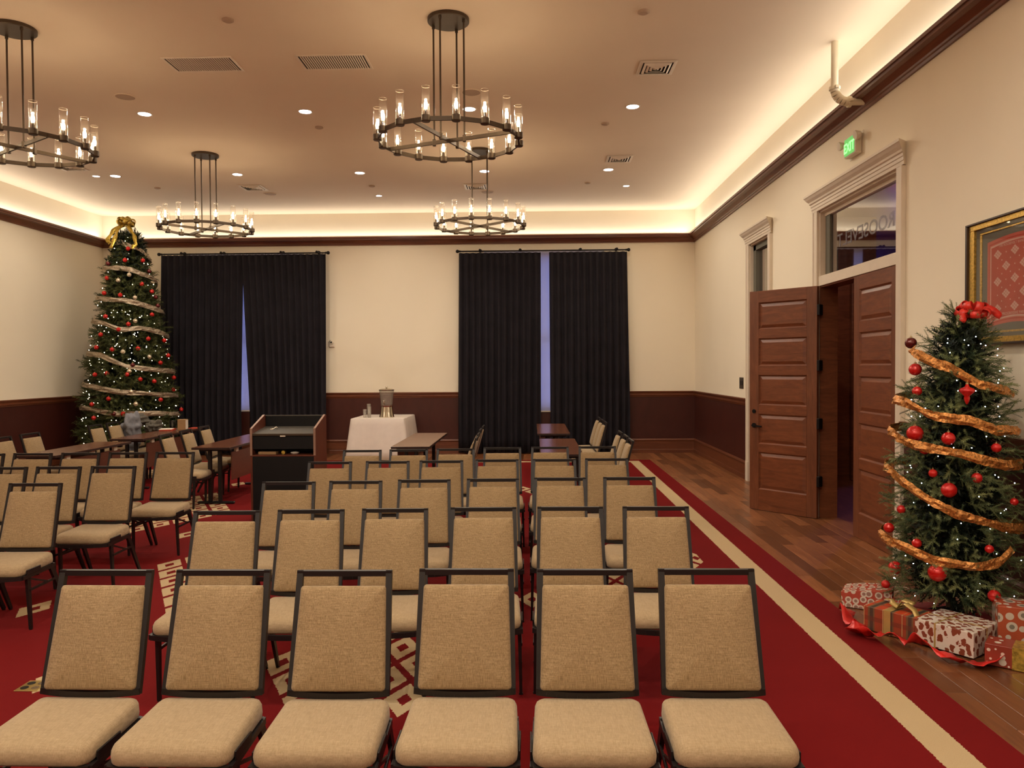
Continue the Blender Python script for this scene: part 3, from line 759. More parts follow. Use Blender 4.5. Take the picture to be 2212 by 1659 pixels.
# ================================================================== WALL FITTINGS
# exit sign with two lamp heads
t = thing('exit_sign', 'green lit EXIT sign with two emergency lamp heads above the doors', 'exit sign', (XR, 7.88, 3.955))
bm = B_(); box(bm, -.075, -.004, -.135, .135, -.10, .10, .012, 2); obj('housing', bm, 'pwhite', t)
bm = B_(); box(bm, -.004, 0, -.16, .16, -.115, .115); obj('back_plate', bm, 'pwhite', t)
bm = B_(); box(bm, -.078, -.074, -.118, .118, -.085, .085); obj('lit_face', bm, 'exit', t)
text('exit_letters', 'EXIT', .135, 'exitt', t, (-.080, 0, -.012), (PI/2, 0, -PI/2), .001, .95, .003)
for s in (-1, 1):
    bm = B_(); rod(bm, (-.035, s*.13, .03), (-.06, s*.19, .05), .014, 10); lathe(bm, [(.03, .03), (.045, -.01), (.045, -.025), (.001, -.028)], 18, caps=False)
    vs = bm.verts[-72:] if False else [v for v in bm.verts if abs(v.co.x) <= .046 and abs(v.co.y) <= .046 and v.co.z < .04]
    bmesh.ops.rotate(bm, verts=vs, cent=(0, 0, 0), matrix=Matrix.Rotation(R(78), 3, 'Y') @ Matrix.Rotation(R(0), 3, 'X')); bmesh.ops.translate(bm, verts=vs, vec=(-.08, s*.20, .055))
    obj('lamp_head', bm, 'pwhite', t)
# light switch
t = thing('light_switch', 'bronze double switch plate on cream wall beside the open door', 'switch', (XR, 12.14, 1.478))
bm = B_(); box(bm, -.008, 0, -.11, .11, -.088, .088, .003); obj('switch_plate', bm, 'iron', t)
for s in (-1, 1): bm = B_(); box(bm, -.014, -.006, s*.048-.02, s*.048+.02, -.035, .035, .002); obj('rocker', bm, 'frame', t)
# little camera / sensor on far wall beside curtain
t = thing('wall_sensor', 'small white sensor box with coiled lead on the far wall beside the curtain', 'sensor', (-4.08, YB, 2.23))
bm = B_(); box(bm, -.06, .05, -.03, 0, -.05, .04, .008); obj('housing', bm, 'pwhite', t)
bm = B_(); rod(bm, (-.01, -.03, .045), (-.01, -.06, .045), .032, 14); obj('lens_barrel', bm, 'pwhite', t)
bm = B_(); rod(bm, (-.01, -.058, .045), (-.01, -.064, .045), .020, 12); obj('lens', bm, 'black', t)
bm = B_()
pts = [(-.05+.012*math.cos(a*.9), -.02-.01*math.sin(a*.9), .03+.008*a) for a in range(0, 9)]
for a, b in zip(pts, pts[1:]): rod(bm, a, b, .005, 6)
obj('lead', bm, 'black', t)
# brass floor outlet
t = thing('floor_outlet', 'square brass outlet plate set in the red carpet beside the nearest row', 'outlet', (-2.765, 4.135, .004))
bm = B_(); box(bm, -.065, .065, -.07, .07, 0, .004, .0015); obj('plate', bm, 'brass', t)
for sx in (-1, 1):
    for sy in (-1, 1):
        bm = B_(); lathe(bm, [(.021, .0035), (.021, .0055), (.001, .0055)], 16, caps=False, c=(sx*.03, sy*.03, 0)); obj('socket', bm, 'black' if sx < 0 else 'steel', t)

# framed bandana (right wall)
t = thing('framed_bandana', 'gold framed red bandana printed with white diamonds behind glass on wall', 'picture', (XR, 5.31, 2.335))
hw, hh = .53, .445
def framering(bm, o0, o1, x0, x1):
    # o0 outer inset, o1 inner inset
    z0_, z1_ = o0*.62, o1*.62
    for a in (((-hw+o0, hw-o0), (hh-z1_, hh-z0_)), ((-hw+o0, hw-o0), (-hh+z0_, -hh+z1_)), ((-hw+o0, -hw+o1), (-hh+z1_, hh-z1_)), ((hw-o1, hw-o0), (-hh+z1_, hh-z1_))):
        box(bm, x0, x1, a[0][0], a[0][1], a[1][0], a[1][1], .002)
bm = B_(); framering(bm, 0, .022, -.050, 0); obj('outer_frame', bm, 'fdark', t)
bm = B_(); framering(bm, .022, .085, -.034, 0); obj('gilt_moulding', bm, 'gold', t)
bm = B_(); framering(bm, .085, .130, -.016, 0); obj('mat_border', bm, 'matt', t)
bm = B_(); framering(bm, .130, .152, -.015, 0); obj('gilt_fillet', bm, 'gold', t)
bm = B_(); box(bm, -.008, -.002, -hw+.15, hw-.15, -hh+.09, hh-.09); obj('backing_board', bm, 'matt', t)
# bandana cloth, slightly bowed edges; local y: + is farther from the camera
def wavy(bm, iy0, iy1, iz0, iz1, x):
    n = 24; top = []; bot = []
    for i in range(n+1):
        u = i/n; y = iy0+(iy1-iy0)*u; bow = math.sin(PI*u)*.022
        top.append(bm.verts.new((x, y, iz1+bow))); bot.append(bm.verts.new((x, y, iz0+bow*1.3)))
    for i in range(n): bm.faces.new((top[i], top[i+1], bot[i+1], bot[i]))
cy0, cy1, cz0, cz1 = -.315, .315, -.325, .283
for nm, ins, x, mat in (('bandana_hem', 0, -.0090, 'bandp'), ('bandana_red_band', .020, -.0092, 'band'), ('bandana_pink_band', .028, -.0094, 'bandp'), ('bandana_white_line', .036, -.0096, 'bandw'), ('bandana_field', .048, -.0098, 'band')):
    bm = B_(); wavy(bm, cy0+ins, cy1-ins, cz0+ins, cz1-ins, x); obj(nm, bm, mat, t)
bm = B_(); bd = B_()
for i in range(-6, 7):
    for j in range(-8, 9):
        yy, zz = i*.048, j*.0475-.02
        if (i+j) % 2: continue
        dia = (i % 4 == 0 and j % 4 == 0) or (i % 4 == 2 and j % 4 == 2)
        u = (yy-cy0)/(cy1-cy0); mg = .085 if dia else .075
        if not (cy0+mg < yy < cy1-mg) or not (cz0+mg+.02 < zz < cz1-mg): continue
        zz += math.sin(PI*u)*.022
        if dia:
            for a in range(3):
                for b in range(3):
                    c = [(-.5+a/3+.02, -.5+b/3+.02), (-.5+(a+1)/3-.02, -.5+b/3+.02), (-.5+(a+1)/3-.02, -.5+(b+1)/3-.02), (-.5+a/3+.02, -.5+(b+1)/3-.02)]
                    bm.faces.new([bm.verts.new((-.0100, yy+(p-q)*.048, zz+(p+q)*.035)) for p, q in c])
        else:
            bd.faces.new([bd.verts.new((-.0100, yy+.006*math.cos(k*PI/3), zz+.006*math.sin(k*PI/3))) for k in range(6)])
stuff(obj('printed_diamonds', bm, 'bandw', t)); stuff(obj('printed_dots', bd, 'bandw', t))
text('printed_words', 'THE ROOSEVELT BANDANNA', .026, 'bandw', t, (-.0102, .0, cz1-.043), (PI/2, 0, -PI/2), .0002, 1.05)
text('printed_words', 'PROGRESSIVE PARTY', .028, 'bandw', t, (-.0102, .0, cz0+.088), (PI/2, 0, -PI/2), .0002, 1.05)
bm = B_(); box(bm, -.022, -.020, -hw+.087, hw-.087, -hh+.055, hh-.055); obj('picture_glass', bm, 'picglass', t)

# ================================================================== CHAIRS
def make_chair():
    t = thing('banquet_chair', 'x', 'chair')
    TZ, BZ = .925, .475; TY, BY = .335, .205            # back frame top / bottom (side posts)
    def bk(s, z, off=0):                                  # point on the back plane
        k = (z-BZ)/(TZ-BZ); return BY+(TY-BY)*k+off
    def xw(z): k = (z-BZ)/(TZ-BZ); return .196-.006*k
    # back frame
    bm = B_(); n = Vector((0, -(TZ-BZ), (TY-BY))).normalized()
    for s in (-1, 1):
        beam(bm, (s*(.200-.012), BY, BZ-.006), (s*(.192-.012), TY, TZ), .024, .022, up=(0, 1, 0))
    beam(bm, (-.192, TY-.003, TZ-.011), (.192, TY-.003, TZ-.011), .022, .022, up=(0, 0, 1))
    N_ = 10
    for i in range(N_):
        a, b = -1+2*i/N_, -1+2*(i+1)/N_
        def P(u): return (u*.198, BY-.008*(1-u*u), BZ+.006-.012*(1-u*u))
        beam(bm, P(a), P(b), .020, .024)
    obj('back_frame', bm, 'frame', t)
    # back cushion
    bm = B_(); slab.dome = .012
    H_ = .380; Wc = .356; cz = BZ+.011+H_/2
    def fb(x, y, zz):
        u = x/(Wc/2); v = y/(H_/2); z = cz+y; wsc = 1.0+.035*(-v)
        sag = -.014*(1-u*u)*max(0, -v)
        z += sag; yy = bk(0, z)-zz-.010*(1-u*u)
        return (x*wsc, yy, z+zz*.25)
    slab(bm, Wc, H_, .012, [(.006, -.016), (0, -.010), (0, .012), (.004, .020), (.014, .026)], fb)
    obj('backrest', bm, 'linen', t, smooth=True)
    # seat cushion
    bm = B_(); slab.dome = .010
    D = .385; Ws = .430
    def fs(x, y, zz):
        v = y/(D/2); u = x/(Ws/2)
        wsc = 1.0-.045*(v*.5+.5)
        z = .378+zz - .012*max(0, -v)**2*(1 if zz > .03 else .2) + .010*max(0, v)**2*(abs(u)**2 if zz > .03 else 0)
        z -= .006*(1-u*u)*(1 if zz < .02 else 0)*max(0, -v)
        yy = .020+y - .030*(1-u*u)*max(0, -v)**2
        return (x*wsc, yy, z)
    slab(bm, Ws, D, .040, [(.012, 0), (.002, .010), (0, .028), (.002, .052), (.008, .066), (.022, .077)], fs)
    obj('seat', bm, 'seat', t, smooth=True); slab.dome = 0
    # seat frame: curved front rail, side and rear rails
    bm = B_(); Z = .366
    for i in range(N_):
        a, b = -1+2*i/N_, -1+2*(i+1)/N_
        def Q(u): return (u*.212, -.165-.030*(1-u*u), Z-.004*(1-u*u))
        beam(bm, Q(a), Q(b), .020, .026)
    for s in (-1, 1): beam(bm, (s*.214, -.168, Z), (s*.200, .205, Z), .020, .026)
    beam(bm, (-.2, .200, Z), (.2, .200, Z), .020, .026)
    obj('seat_frame', bm, 'frame', t)
    for s in (-1, 1):
        bm = B_(); box(bm, s*.2195-.0035, s*.2195+.0035, -.13, .02, .375, .412, .002); obj('link_plate', bm, 'frame', t)
    bm = B_(); box(bm, -.068, .068, .196, .212, .36, .468, .003); obj('back_bracket', bm, 'frame', t)
    for s in (-1, 1):
        bm = B_(); beam(bm, (s*.206, -.100, .375), (s*.212, -.085, .006), .036, .019, up=(1, 0, 0), w2=(.022, .016)); rod(bm, (s*.212, -.085, 0), (s*.212, -.085, .008), .011, 10); obj('leg', bm, 'frame', t)
        bm = B_(); beam(bm, (s*.200, .160, .375), (s*.210, .345, .006), .042, .020, up=(1, 0, 0), w2=(.024, .016)); rod(bm, (s*.210, .345, 0), (s*.210, .345, .008), .011, 10); obj('leg', bm, 'frame', t)
        bm = B_(); beam(bm, (s*.216, -.095, .27), (s*.207, .212, .27), .010, .016); beam(bm, (s*.213, -.100, .35), (s*.205, .12, .27), .010, .012); obj('side_stretcher', bm, 'frame', t)
    return t
chair0 = make_chair(); first = [True]
def place(x, y, face, label, group):
    """x,y = centre of the top rail; face = heading, 0 faces the camera (-Y)"""
    off = Vector((0, .335, 0)); off.rotate(Quaternion((0, 0, 1), face))
    loc = (x-off.x, y-off.y, .0045)
    if first[0]:
        first[0] = False; chair0.location = loc; chair0.rotation_euler = (0, 0, face); chair0['label'] = label; chair0['group'] = group
        return chair0
    return dup(chair0, loc, face, label, group)
rows = [[(-1.747, 3.089), (-1.263, 3.090), (-.765, 3.085), (-.272, 3.108), (.207, 3.102), (.696, 3.111)],
        [(-1.768, 4.381), (-1.288, 4.415), (-.804, 4.447), (-.290, 4.480), (.216, 4.495), (.715, 4.500)],
        [(-1.766, 5.505), (-1.288, 5.545), (-.796, 5.600), (-.295, 5.640), (.199, 5.680), (.712, 5.700)],
        [(-1.780, 6.690), (-1.276, 6.715), (-.807, 6.750), (-.319, 6.815), (.190, 6.830), (.657, 6.870)],
        [(-1.705, 7.633), (-1.245, 7.670), (-.780, 7.740), (-.312, 7.840), (.175, 7.880), (.662, 7.913)]]
rn = ['nearest', 'second', 'third', 'fourth', 'fifth and farthest']; cn = ['sixth', 'fifth', 'fourth', 'third', 'second', 'first']
rot = [[-.5, 0, .5, 0, 0, 0], [1, 1.5, 1, 1, 0, 0], [1, 1, 1, 1, 0, 0], [1, 1, 1, 1, 0, 1], [1, 1.5, 1, 1, 0, 0]]
for i, row in enumerate(rows):
    for j, (x, y) in enumerate(row):
        place(x, y, R(rot[i][j]), 'beige chair in the %s main row, %s from the striped carpet edge' % (rn[i], cn[j]), 'banquet chairs in the main block of five rows')
side = [('nearest', [(-3.604, 5.464), (-4.07, 5.45)]), ('middle', [(-3.56, 6.422), (-4.019, 6.401), (-4.469, 6.38)]), ('farthest', [(-3.537, 7.499), (-4.002, 7.492), (-4.463, 7.464), (-4.927, 7.437), (-5.385, 7.409)])]
for nm, row in side:
    for j, (x, y) in enumerate(row):
        place(x, y, R(1 if nm == 'nearest' else 0), 'beige chair in the %s row of the side block, %s from the centre aisle' % (nm, ['first', 'second', 'third', 'fourth', 'fifth'][j]), 'banquet chairs in the side block')
G = 'banquet chairs at the work tables'
for j, (x, y) in enumerate([(-4.66, 9.60), (-4.70, 10.26), (-4.74, 10.92)]):
    place(x, y, R(90+[4, 3, 3][j]), 'beige chair facing the table beside the lectern, %s along it' % ['nearest', 'middle', 'farthest'][j], G)
for j, (x, y) in enumerate([(-6.52, 9.22), (-6.54, 9.80)]):
    place(x, y, R(90), 'beige chair by the tree side wall at the nearer table, %s one' % ['nearer', 'farther'][j], G)
for j, (x, y) in enumerate([(-6.52, 11.25), (-6.55, 11.80), (-6.55, 12.32)]):
    place(x, y, R(90+[3, 0, 0][j]), ['beige chair in front of the tall tree, nearest of three', 'beige chair in front of the tall tree, next to the coat', 'chair under the blue grey coat before the tall tree'][j], G)
for j, (x, y) in enumerate([(-.655, 9.02), (-.67, 9.52), (-.69, 10.15), (-.69, 10.72)]):
    place(x, y, R(-90), 'chair seen edge on at the pale table, %s of four' % ['nearest', 'second', 'third', 'farthest'][j], G)
for j, (x, y) in enumerate([(1.108, 8.66), (1.114, 9.18), (1.108, 9.70)]):
    place(x, y, R(-90), 'chair seen edge on at the nearer door side table, %s of three' % ['nearest', 'middle', 'farthest'][j], G)
for j, (x, y) in enumerate([(1.087, 11.46), (1.083, 11.92), (1.08, 12.44)]):
    place(x, y, R(-90), 'chair seen edge on at the farther door side table, %s of three' % ['nearest', 'middle', 'farthest'][j], G)

# ================================================================== TABLES
def table(label, x0, y0, y1, panel, group='narrow folding work tables'):
    W_, H_ = .49, .745
    t = thing('work_table', label, 'table', (x0+W_/2, (y0+y1)/2, .0045), 0, group); L = (y1-y0)/2; h = W_/2
    bm = B_(); box(bm, -h, h, -L, L, H_-.030, H_, .003); obj('tabletop', bm, 'lam', t)
    bm = B_(); 
    for a in ((-h-.001, -h+.004, -L, L), (h-.004, h+.001, -L, L), (-h, h, -L-.001, -L+.004), (-h, h, L-.004, L+.001)): box(bm, *a, H_-.029, H_-.002)
    obj('edge_band', bm, 'fdark', t)
    for s in (-1, 1):
        y = s*(L-.16)
        bm = B_(); box(bm, -.24, .24, y-.028, y+.028, .004, .030, .008); box(bm, -.20, .20, y-.022, y+.022, H_-.062, H_-.03, .004)
        for xx in (-.075, .055): box(bm, xx-.024, xx+.024, y-.02, y+.02, .028, H_-.05, .006)
        for xx in (-.22, .22): rod(bm, (xx, y, 0), (xx, y, .006), .018, 10)
        obj('leg', bm, 'frame', t)
    bm = B_(); box(bm, panel*(h-.055)-.008, panel*(h-.055)+.008, -L+.20, L-.20, .30, .665, .002); obj('modesty_panel', bm, 'lamv', t)
    for s in (-.62, .0, .62):
        bm = B_(); box(bm, panel*(h-.062)-.012, panel*(h-.062)+.022, s*L-.04, s*L+.04, .655, .716, .004); obj('panel_clip', bm, 'pwhite', t)
    bm = B_(); box(bm, -.02, .02, -L+.16, L-.16, H_-.06, H_-.035); obj('under_rail', bm, 'frame', t)
    return t
table('brown topped work table beside the lectern with front panel facing it', -4.35, 9.66, 11.62, 1)
table('brown topped work table before the tall tree holding a small box', -6.10, 10.90, 12.90, 1)
table('sheen topped work table nearest the tree side wall', -6.06, 8.80, 10.50, 1)
table('pale sheen topped work table between the lectern and far curtains', -1.80, 9.68, 11.72, -1)
table('nearer dark topped work table on the door side', .09, 8.79, 10.70, -1)
table('farther dark topped work table on the door side', .07, 11.54, 13.52, -1)

# white clothed table
t = thing('buffet_table', 'white clothed table against the wainscot holding a drink dispenser', 'table', (-2.90, 14.90, 0))
HX, HY = .49, .64; TH = .80
bm = B_(); box(bm, -HX+.02, HX-.02, -HY+.02, HY-.02, TH-.035, TH-.008, .004); obj('tabletop', bm, 'lam', t)
for sx in (-1, 1):
    for sy in (-1, 1): bm = B_(); rod(bm, (sx*(HX-.08), sy*(HY-.1), 0), (sx*(HX-.08), sy*(HY-.1), TH-.03), .016, 10); obj('leg', bm, 'frame', t)
bm = B_(); loops = []
for v, z in ((0, TH), (.06, TH-.012), (.2, TH-.12), (.5, TH-.36), (.8, TH-.6), (1, .035)):
    lp = []; fl = .10*v
    pts = rrect(2*(HX+.008+fl), 2*(HY+.008+fl), .03+.05*v, 5); m = 72
    # resample the outline evenly
    per = []; tot = 0
    for a, b in zip(pts, pts[1:]+pts[:1]): tot += math.dist(a, b); per.append(tot)
    for i in range(m):
        s = tot*i/m; k = 0
        while per[k] < s-1e-9: k += 1
        a, b = pts[k], pts[(k+1) % len(pts)]; l = math.dist(a, b); f = (s-(per[k]-l))/l if l else 0
        x, y = a[0]+(b[0]-a[0])*f, a[1]+(b[1]-a[1])*f
        corner = min(abs(abs(x)-HX), .3)*min(abs(abs(y)-HY), .3)
        wv = .012*v*math.sin(i*1.57+1)+.014*v*math.sin(i*.7)
        nn = Vector((x/HX, y/HY)).normalized()
        lp.append(bm.verts.new((x+nn.x*wv, min(y+nn.y*wv, .672), z)))
    loops.append(lp)
for A, B in zip(loops, loops[1:]):
    for i in range(72): bm.faces.new((A[i], A[(i+1) % 72], B[(i+1) % 72], B[i]))
bm.faces.new(loops[0])
o = obj('table_linen', bm, 'cloth', None, (-2.90, 14.90, 0)); smooth_by_angle(o, 60); tag(o, 'white floor length cloth draped over the dispenser table', 'tablecloth')
m = o.modifiers.new('thickness', 'SOLIDIFY'); m.thickness = .003; m.offset = 1
# drink dispenser
t = thing('drink_dispenser', 'clear water dispenser on fluted steel base standing on white cloth', 'dispenser', (-2.79, 14.62, TH+.004))
bm = B_(); n = 48; pr = [(.135, 0), (.138, .01), (.120, .10), (.108, .20), (.112, .225)]; rs = []
for r, z in pr: rs.append([bm.verts.new(((r*(1+.03*math.sin(12*2*PI*i/n)))*math.cos(2*PI*i/n), (r*(1+.03*math.sin(12*2*PI*i/n)))*math.sin(2*PI*i/n), z)) for i in range(n)])
for A, B in zip(rs, rs[1:]):
    for i in range(n): bm.faces.new((A[i], A[(i+1) % n], B[(i+1) % n], B[i]))
bm.faces.new(rs[-1]); obj('fluted_base', bm, 'steel', t, smooth=False)
bm = B_(); lathe(bm, [(.105, .225), (.112, .24), (.135, .46), (.140, .52), (.137, .52), (.131, .46), (.108, .245), (.001, .24)], 32, caps=False); smooth_by_angle(obj('clear_jar', bm, 'plastic', t))
bm = B_(); lathe(bm, [(.001, .245), (.106, .245), (.127, .442), (.001, .442)], 28, caps=False); smooth_by_angle(obj('water', bm, 'water', t))
bm = B_(); lathe(bm, [(.146, .515), (.148, .530), (.110, .545), (.03, .556), (.014, .56), (.014, .570), (.022, .576), (.018, .588), (.001, .590)], 28, caps=False); smooth_by_angle(obj('lid', bm, 'steel', t))
bm = B_(); rod(bm, (-.02, -.105, .28), (-.02, -.17, .28), .014, 10); rod(bm, (-.02, -.165, .29), (-.02, -.165, .245), .011, 10); ball(bm, (-.02, -.165, .31), .022, 10, 7); obj('tap', bm, 'chrome', t)
bm = B_(); box(bm, -.10, .12, -.20, -.10, 0, .006, .002); obj('drip_tray', bm, 'paperw', t)
# cups
for i, (x, y, n_, lab) in enumerate(((-3.13, 14.60, 4, 'taller stack of clear tumblers beside the dispenser'), (-3.19, 14.52, 2, 'short stack of clear tumblers at cloth edge'), (-3.10, 14.50, 3, 'medium stack of clear tumblers in front of the tall stack'))):
    for k in range(n_):
        bm = B_(); lathe(bm, [(.028, 0), (.036, .11), (.034, .11), (.0265, .004), (.001, .004)], 18, caps=False)
        o = obj('tumbler', bm, 'plastic', None, (x, y, TH+.004+k*.05+ (0)), smooth=True)
        tag(o, lab.replace('stack', 'stack').replace('of clear tumblers', 'of clear tumblers, cup %s' % ['at the bottom', 'second up', 'third up', 'on top'][k if k < n_-1 or n_ == 1 else 3]), 'tumbler', 'stacked clear tumblers')

# ================================================================== LECTERN
t = thing('lectern', 'mahogany lectern with black open back and sloped reading top', 'lectern', (-2.785, 8.70, .0045))
hw_ = .367; yf, yb = -.225, .235
def side_panel(s):
    x0 = s*hw_; x1 = s*(hw_-.022)
    prof = [(yf+.005, .0), (yb, .0), (yb, 1.20), (yb-.045, 1.205), (yf, 1.075), (yf, .775), (yf+.005, .77)]
    bm = B_(); A = [bm.verts.new((x0, y, z)) for y, z in prof]; Bv = [bm.verts.new((x1, y, z)) for y, z in prof]
    n = len(prof)
    for i in range(n): bm.faces.new((A[i], A[(i+1) % n], Bv[(i+1) % n], Bv[i]))
    bm.faces.new(A[::-1]); bm.faces.new(Bv); return bm
for s in (-1, 1):
    obj('side_panel', side_panel(s), 'lecw', t)
    bm = B_(); beam(bm, (s*(hw_-.011), yf, 1.0755), (s*(hw_-.011), yb-.045, 1.2055), .024, .004); beam(bm, (s*(hw_-.011), yf-.001, 1.075), (s*(hw_-.011), yf-.001, .775), .024, .004, up=(0, 1, 0)); obj('edge_band', bm, 'lecedge', t)
bm = B_(); box(bm, -hw_+.022, hw_-.022, yb-.02, yb, .02, 1.195, .002); obj('front_panel', bm, 'blk', t)
bm = B_(); box(bm, -hw_+.022, hw_-.022, yb-.022, yb+.002, 1.188, 1.200, .002); obj('top_strip', bm, 'dgrey', t)
bm = B_(); beam(bm, (0, yf+.01, 1.012), (0, yb-.022, 1.062), 2*hw_-.046, .016); obj('reading_surface', bm, 'dgrey', t)
bm = B_(); box(bm, -hw_+.022, hw_-.022, yf+.004, yf+.018, .995, 1.018, .002); obj('surface_lip', bm, 'iron', t)
bm = B_(); box(bm, -hw_+.022, hw_-.022, yf+.02, yf+.035, .845, 1.0, .002); obj('apron', bm, 'blk', t)
bm = B_(); box(bm, -.03, .03, yf-.002, yf+.006, .985, .998, .001); obj('name_plate', bm, 'pwhite', t)
bm = B_(); box(bm, -hw_+.022, hw_-.022, yf+.0, yb-.02, .765, .782, .002); obj('shelf', bm, 'lecw', t)
bm = B_(); box(bm, -hw_+.022, hw_-.022, yf+.004, yf+.022, .03, .765, .002); obj('lower_door', bm, 'blk', t)
bm = B_(); rod(bm, (-.20, .03, 1.047), (-.16, .05, 1.075), .006, 8); rod(bm, (-.16, .05, 1.075), (-.14, .02, 1.06), .006, 8); rod(bm, (-.225, .02, 1.045), (-.20, .035, 1.052), .009, 8)
o = obj('gooseneck_cable', bm, 'steel', t)
o = obj('cardboard_folder', (lambda bm: (box(bm, -.10, .10, -.07, .07, 0, .030, .002), bm)[1])(B_()), 'kraft', None, (-2.98, 8.59, .7875)); tag(o, 'tan cardboard folder lying on the lectern shelf', 'folder')
bm = B_(); rod(bm, (0, -.03, .022), (0, .03, .022), .021, 16); o = obj('tape_roll', bm, 'bow', None, (-2.80, 8.56, .7875)); tag(o, 'small yellow roll on the lectern shelf beside the folder', 'tape')
bm = B_(); lathe(bm, [(.03, 0), (.045, .01), (.05, .02), (.02, .028), (.001, .028)], 14, caps=False); o = obj('crumpled_napkin', bm, 'paperw', None, (-2.68, 8.57, .7875)); tag(o, 'small white crumpled napkin on the lectern shelf', 'napkin')

# ================================================================== THINGS BY THE TALL TREE
# coat over the chair
t = thing('draped_coat', 'blue grey padded coat thrown over a chair back before the tall tree', 'coat', (-6.42, 12.24, 0))
rnd = random.Random(5)
def lump(name, c, sc, mat, amp, seed, freq=9):
    from mathutils import noise as mn
    bm = B_(); bmesh.ops.create_icosphere(bm, subdivisions=4, radius=1)
    for v in bm.verts:
        p = v.co.copy(); d = 1+amp*mn.noise(p*freq*.3+Vector((seed, 0, 0)))+amp*.5*math.sin(p.z*freq+seed)*abs(p.x)
        v.co = Vector((c[0]+p.x*sc[0]*d, c[1]+p.y*sc[1]*d, c[2]+p.z*sc[2]*d))
    return obj(name, bm, mat, t, smooth=True)
lump('coat_body', (.0, -.10, .84), (.11, .20, .20), 'coat', .38, 1)
lump('coat_shoulder', (-.02, .16, .92), (.10, .24, .10), 'coat2', .42, 4)
lump('coat_sleeve', (.10, .42, .80), (.07, .26, .10), 'coat2', .42, 7)
lump('coat_skirt', (.0, -.10, .60), (.09, .18, .20), 'coat', .2, 9)
TT = .745+.0045
t = thing('paper_cup', 'kraft brown box standing on the table before the tall tree', 'box', (-5.80, 12.55, TT), R(6))
bm = B_(); box(bm, -.055, .075, -.06, .06, 0, .17, .004); obj('box_body', bm, 'kraft', t)
bm = B_(); box(bm, .074, .078, -.055, .055, .01, .16); obj('printed_side', bm, 'paperw', t)
t.name = 'kraft_box'
bm = B_(); lathe(bm, [(.05, 0), (.052, .13), (.035, .17), (.032, .21), (.029, .21), (.048, .13), (.046, .005), (.001, .005)], 20, caps=False); o = obj('glass_jar', bm, 'green_glass', None, (-5.99, 12.62, TT), smooth=True); tag(o, 'greenish glass jar standing beside the kraft box on the table', 'jar')
bm = B_(); box(bm, -.10, .10, -.14, .14, 0, .02, .003); o = obj('red_book', bm, 'redbk', None, (-5.98, 12.42, TT), rot=(0, 0, .2)); tag(o, 'red book lying on the table before the tall tree', 'book')
bm = B_(); box(bm, -.10, .10, -.14, .14, 0, .004); o = obj('paper_sheet', bm, 'paperw', None, (-6.0, 12.42, TT+.021), rot=(0, 0, .3)); tag(o, 'white paper sheet lying on the red book', 'paper')
bm = B_(); box(bm, -.08, .08, -.10, .10, 0, .012, .003); o = obj('red_booklet', bm, 'redbk', None, (-5.70, 12.80, TT), rot=(0, 0, -.1)); tag(o, 'small red booklet beyond the kraft box on the table', 'booklet')

# ================================================================== CHRISTMAS TREES
import numpy as np
def interp(z, zs, rs):
    return float(np.interp(z, zs, rs))
def sprig_template(rng, L, nl, nneed, spread=.9, nwid=.075):
    """a twig: stem plus needles, tip along +Z"""
    V = []; F = []
    def tri(a, b, c): i = len(V); V.extend((a, b, c)); F.append((i, i+1, i+2))
    # stem as thin three sided spike
    r = L*.012
    for k in range(3):
        a0, a1 = 2*PI*k/3, 2*PI*(k+1)/3
        tri((r*math.cos(a0), r*math.sin(a0), 0), (r*math.cos(a1), r*math.sin(a1), 0), (0, 0, L))
    for i in range(nneed):
        z = L*(.12+.88*(i/nneed)); a = i*2.399+rng.uniform(-.3, .3); ln = nl*rng.uniform(.75, 1.1)*(1 if z < L*.9 else .8)
        up = spread*rng.uniform(.8, 1.15); dx, dy, dz = math.cos(a)*math.sin(up), math.sin(a)*math.sin(up), math.cos(up)
        sx, sy = -math.sin(a)*nl*nwid, math.cos(a)*nl*nwid
        tri((sx, sy, z), (-sx, -sy, z), (dx*ln, dy*ln, z+dz*ln))
    return np.array(V), np.array(F)
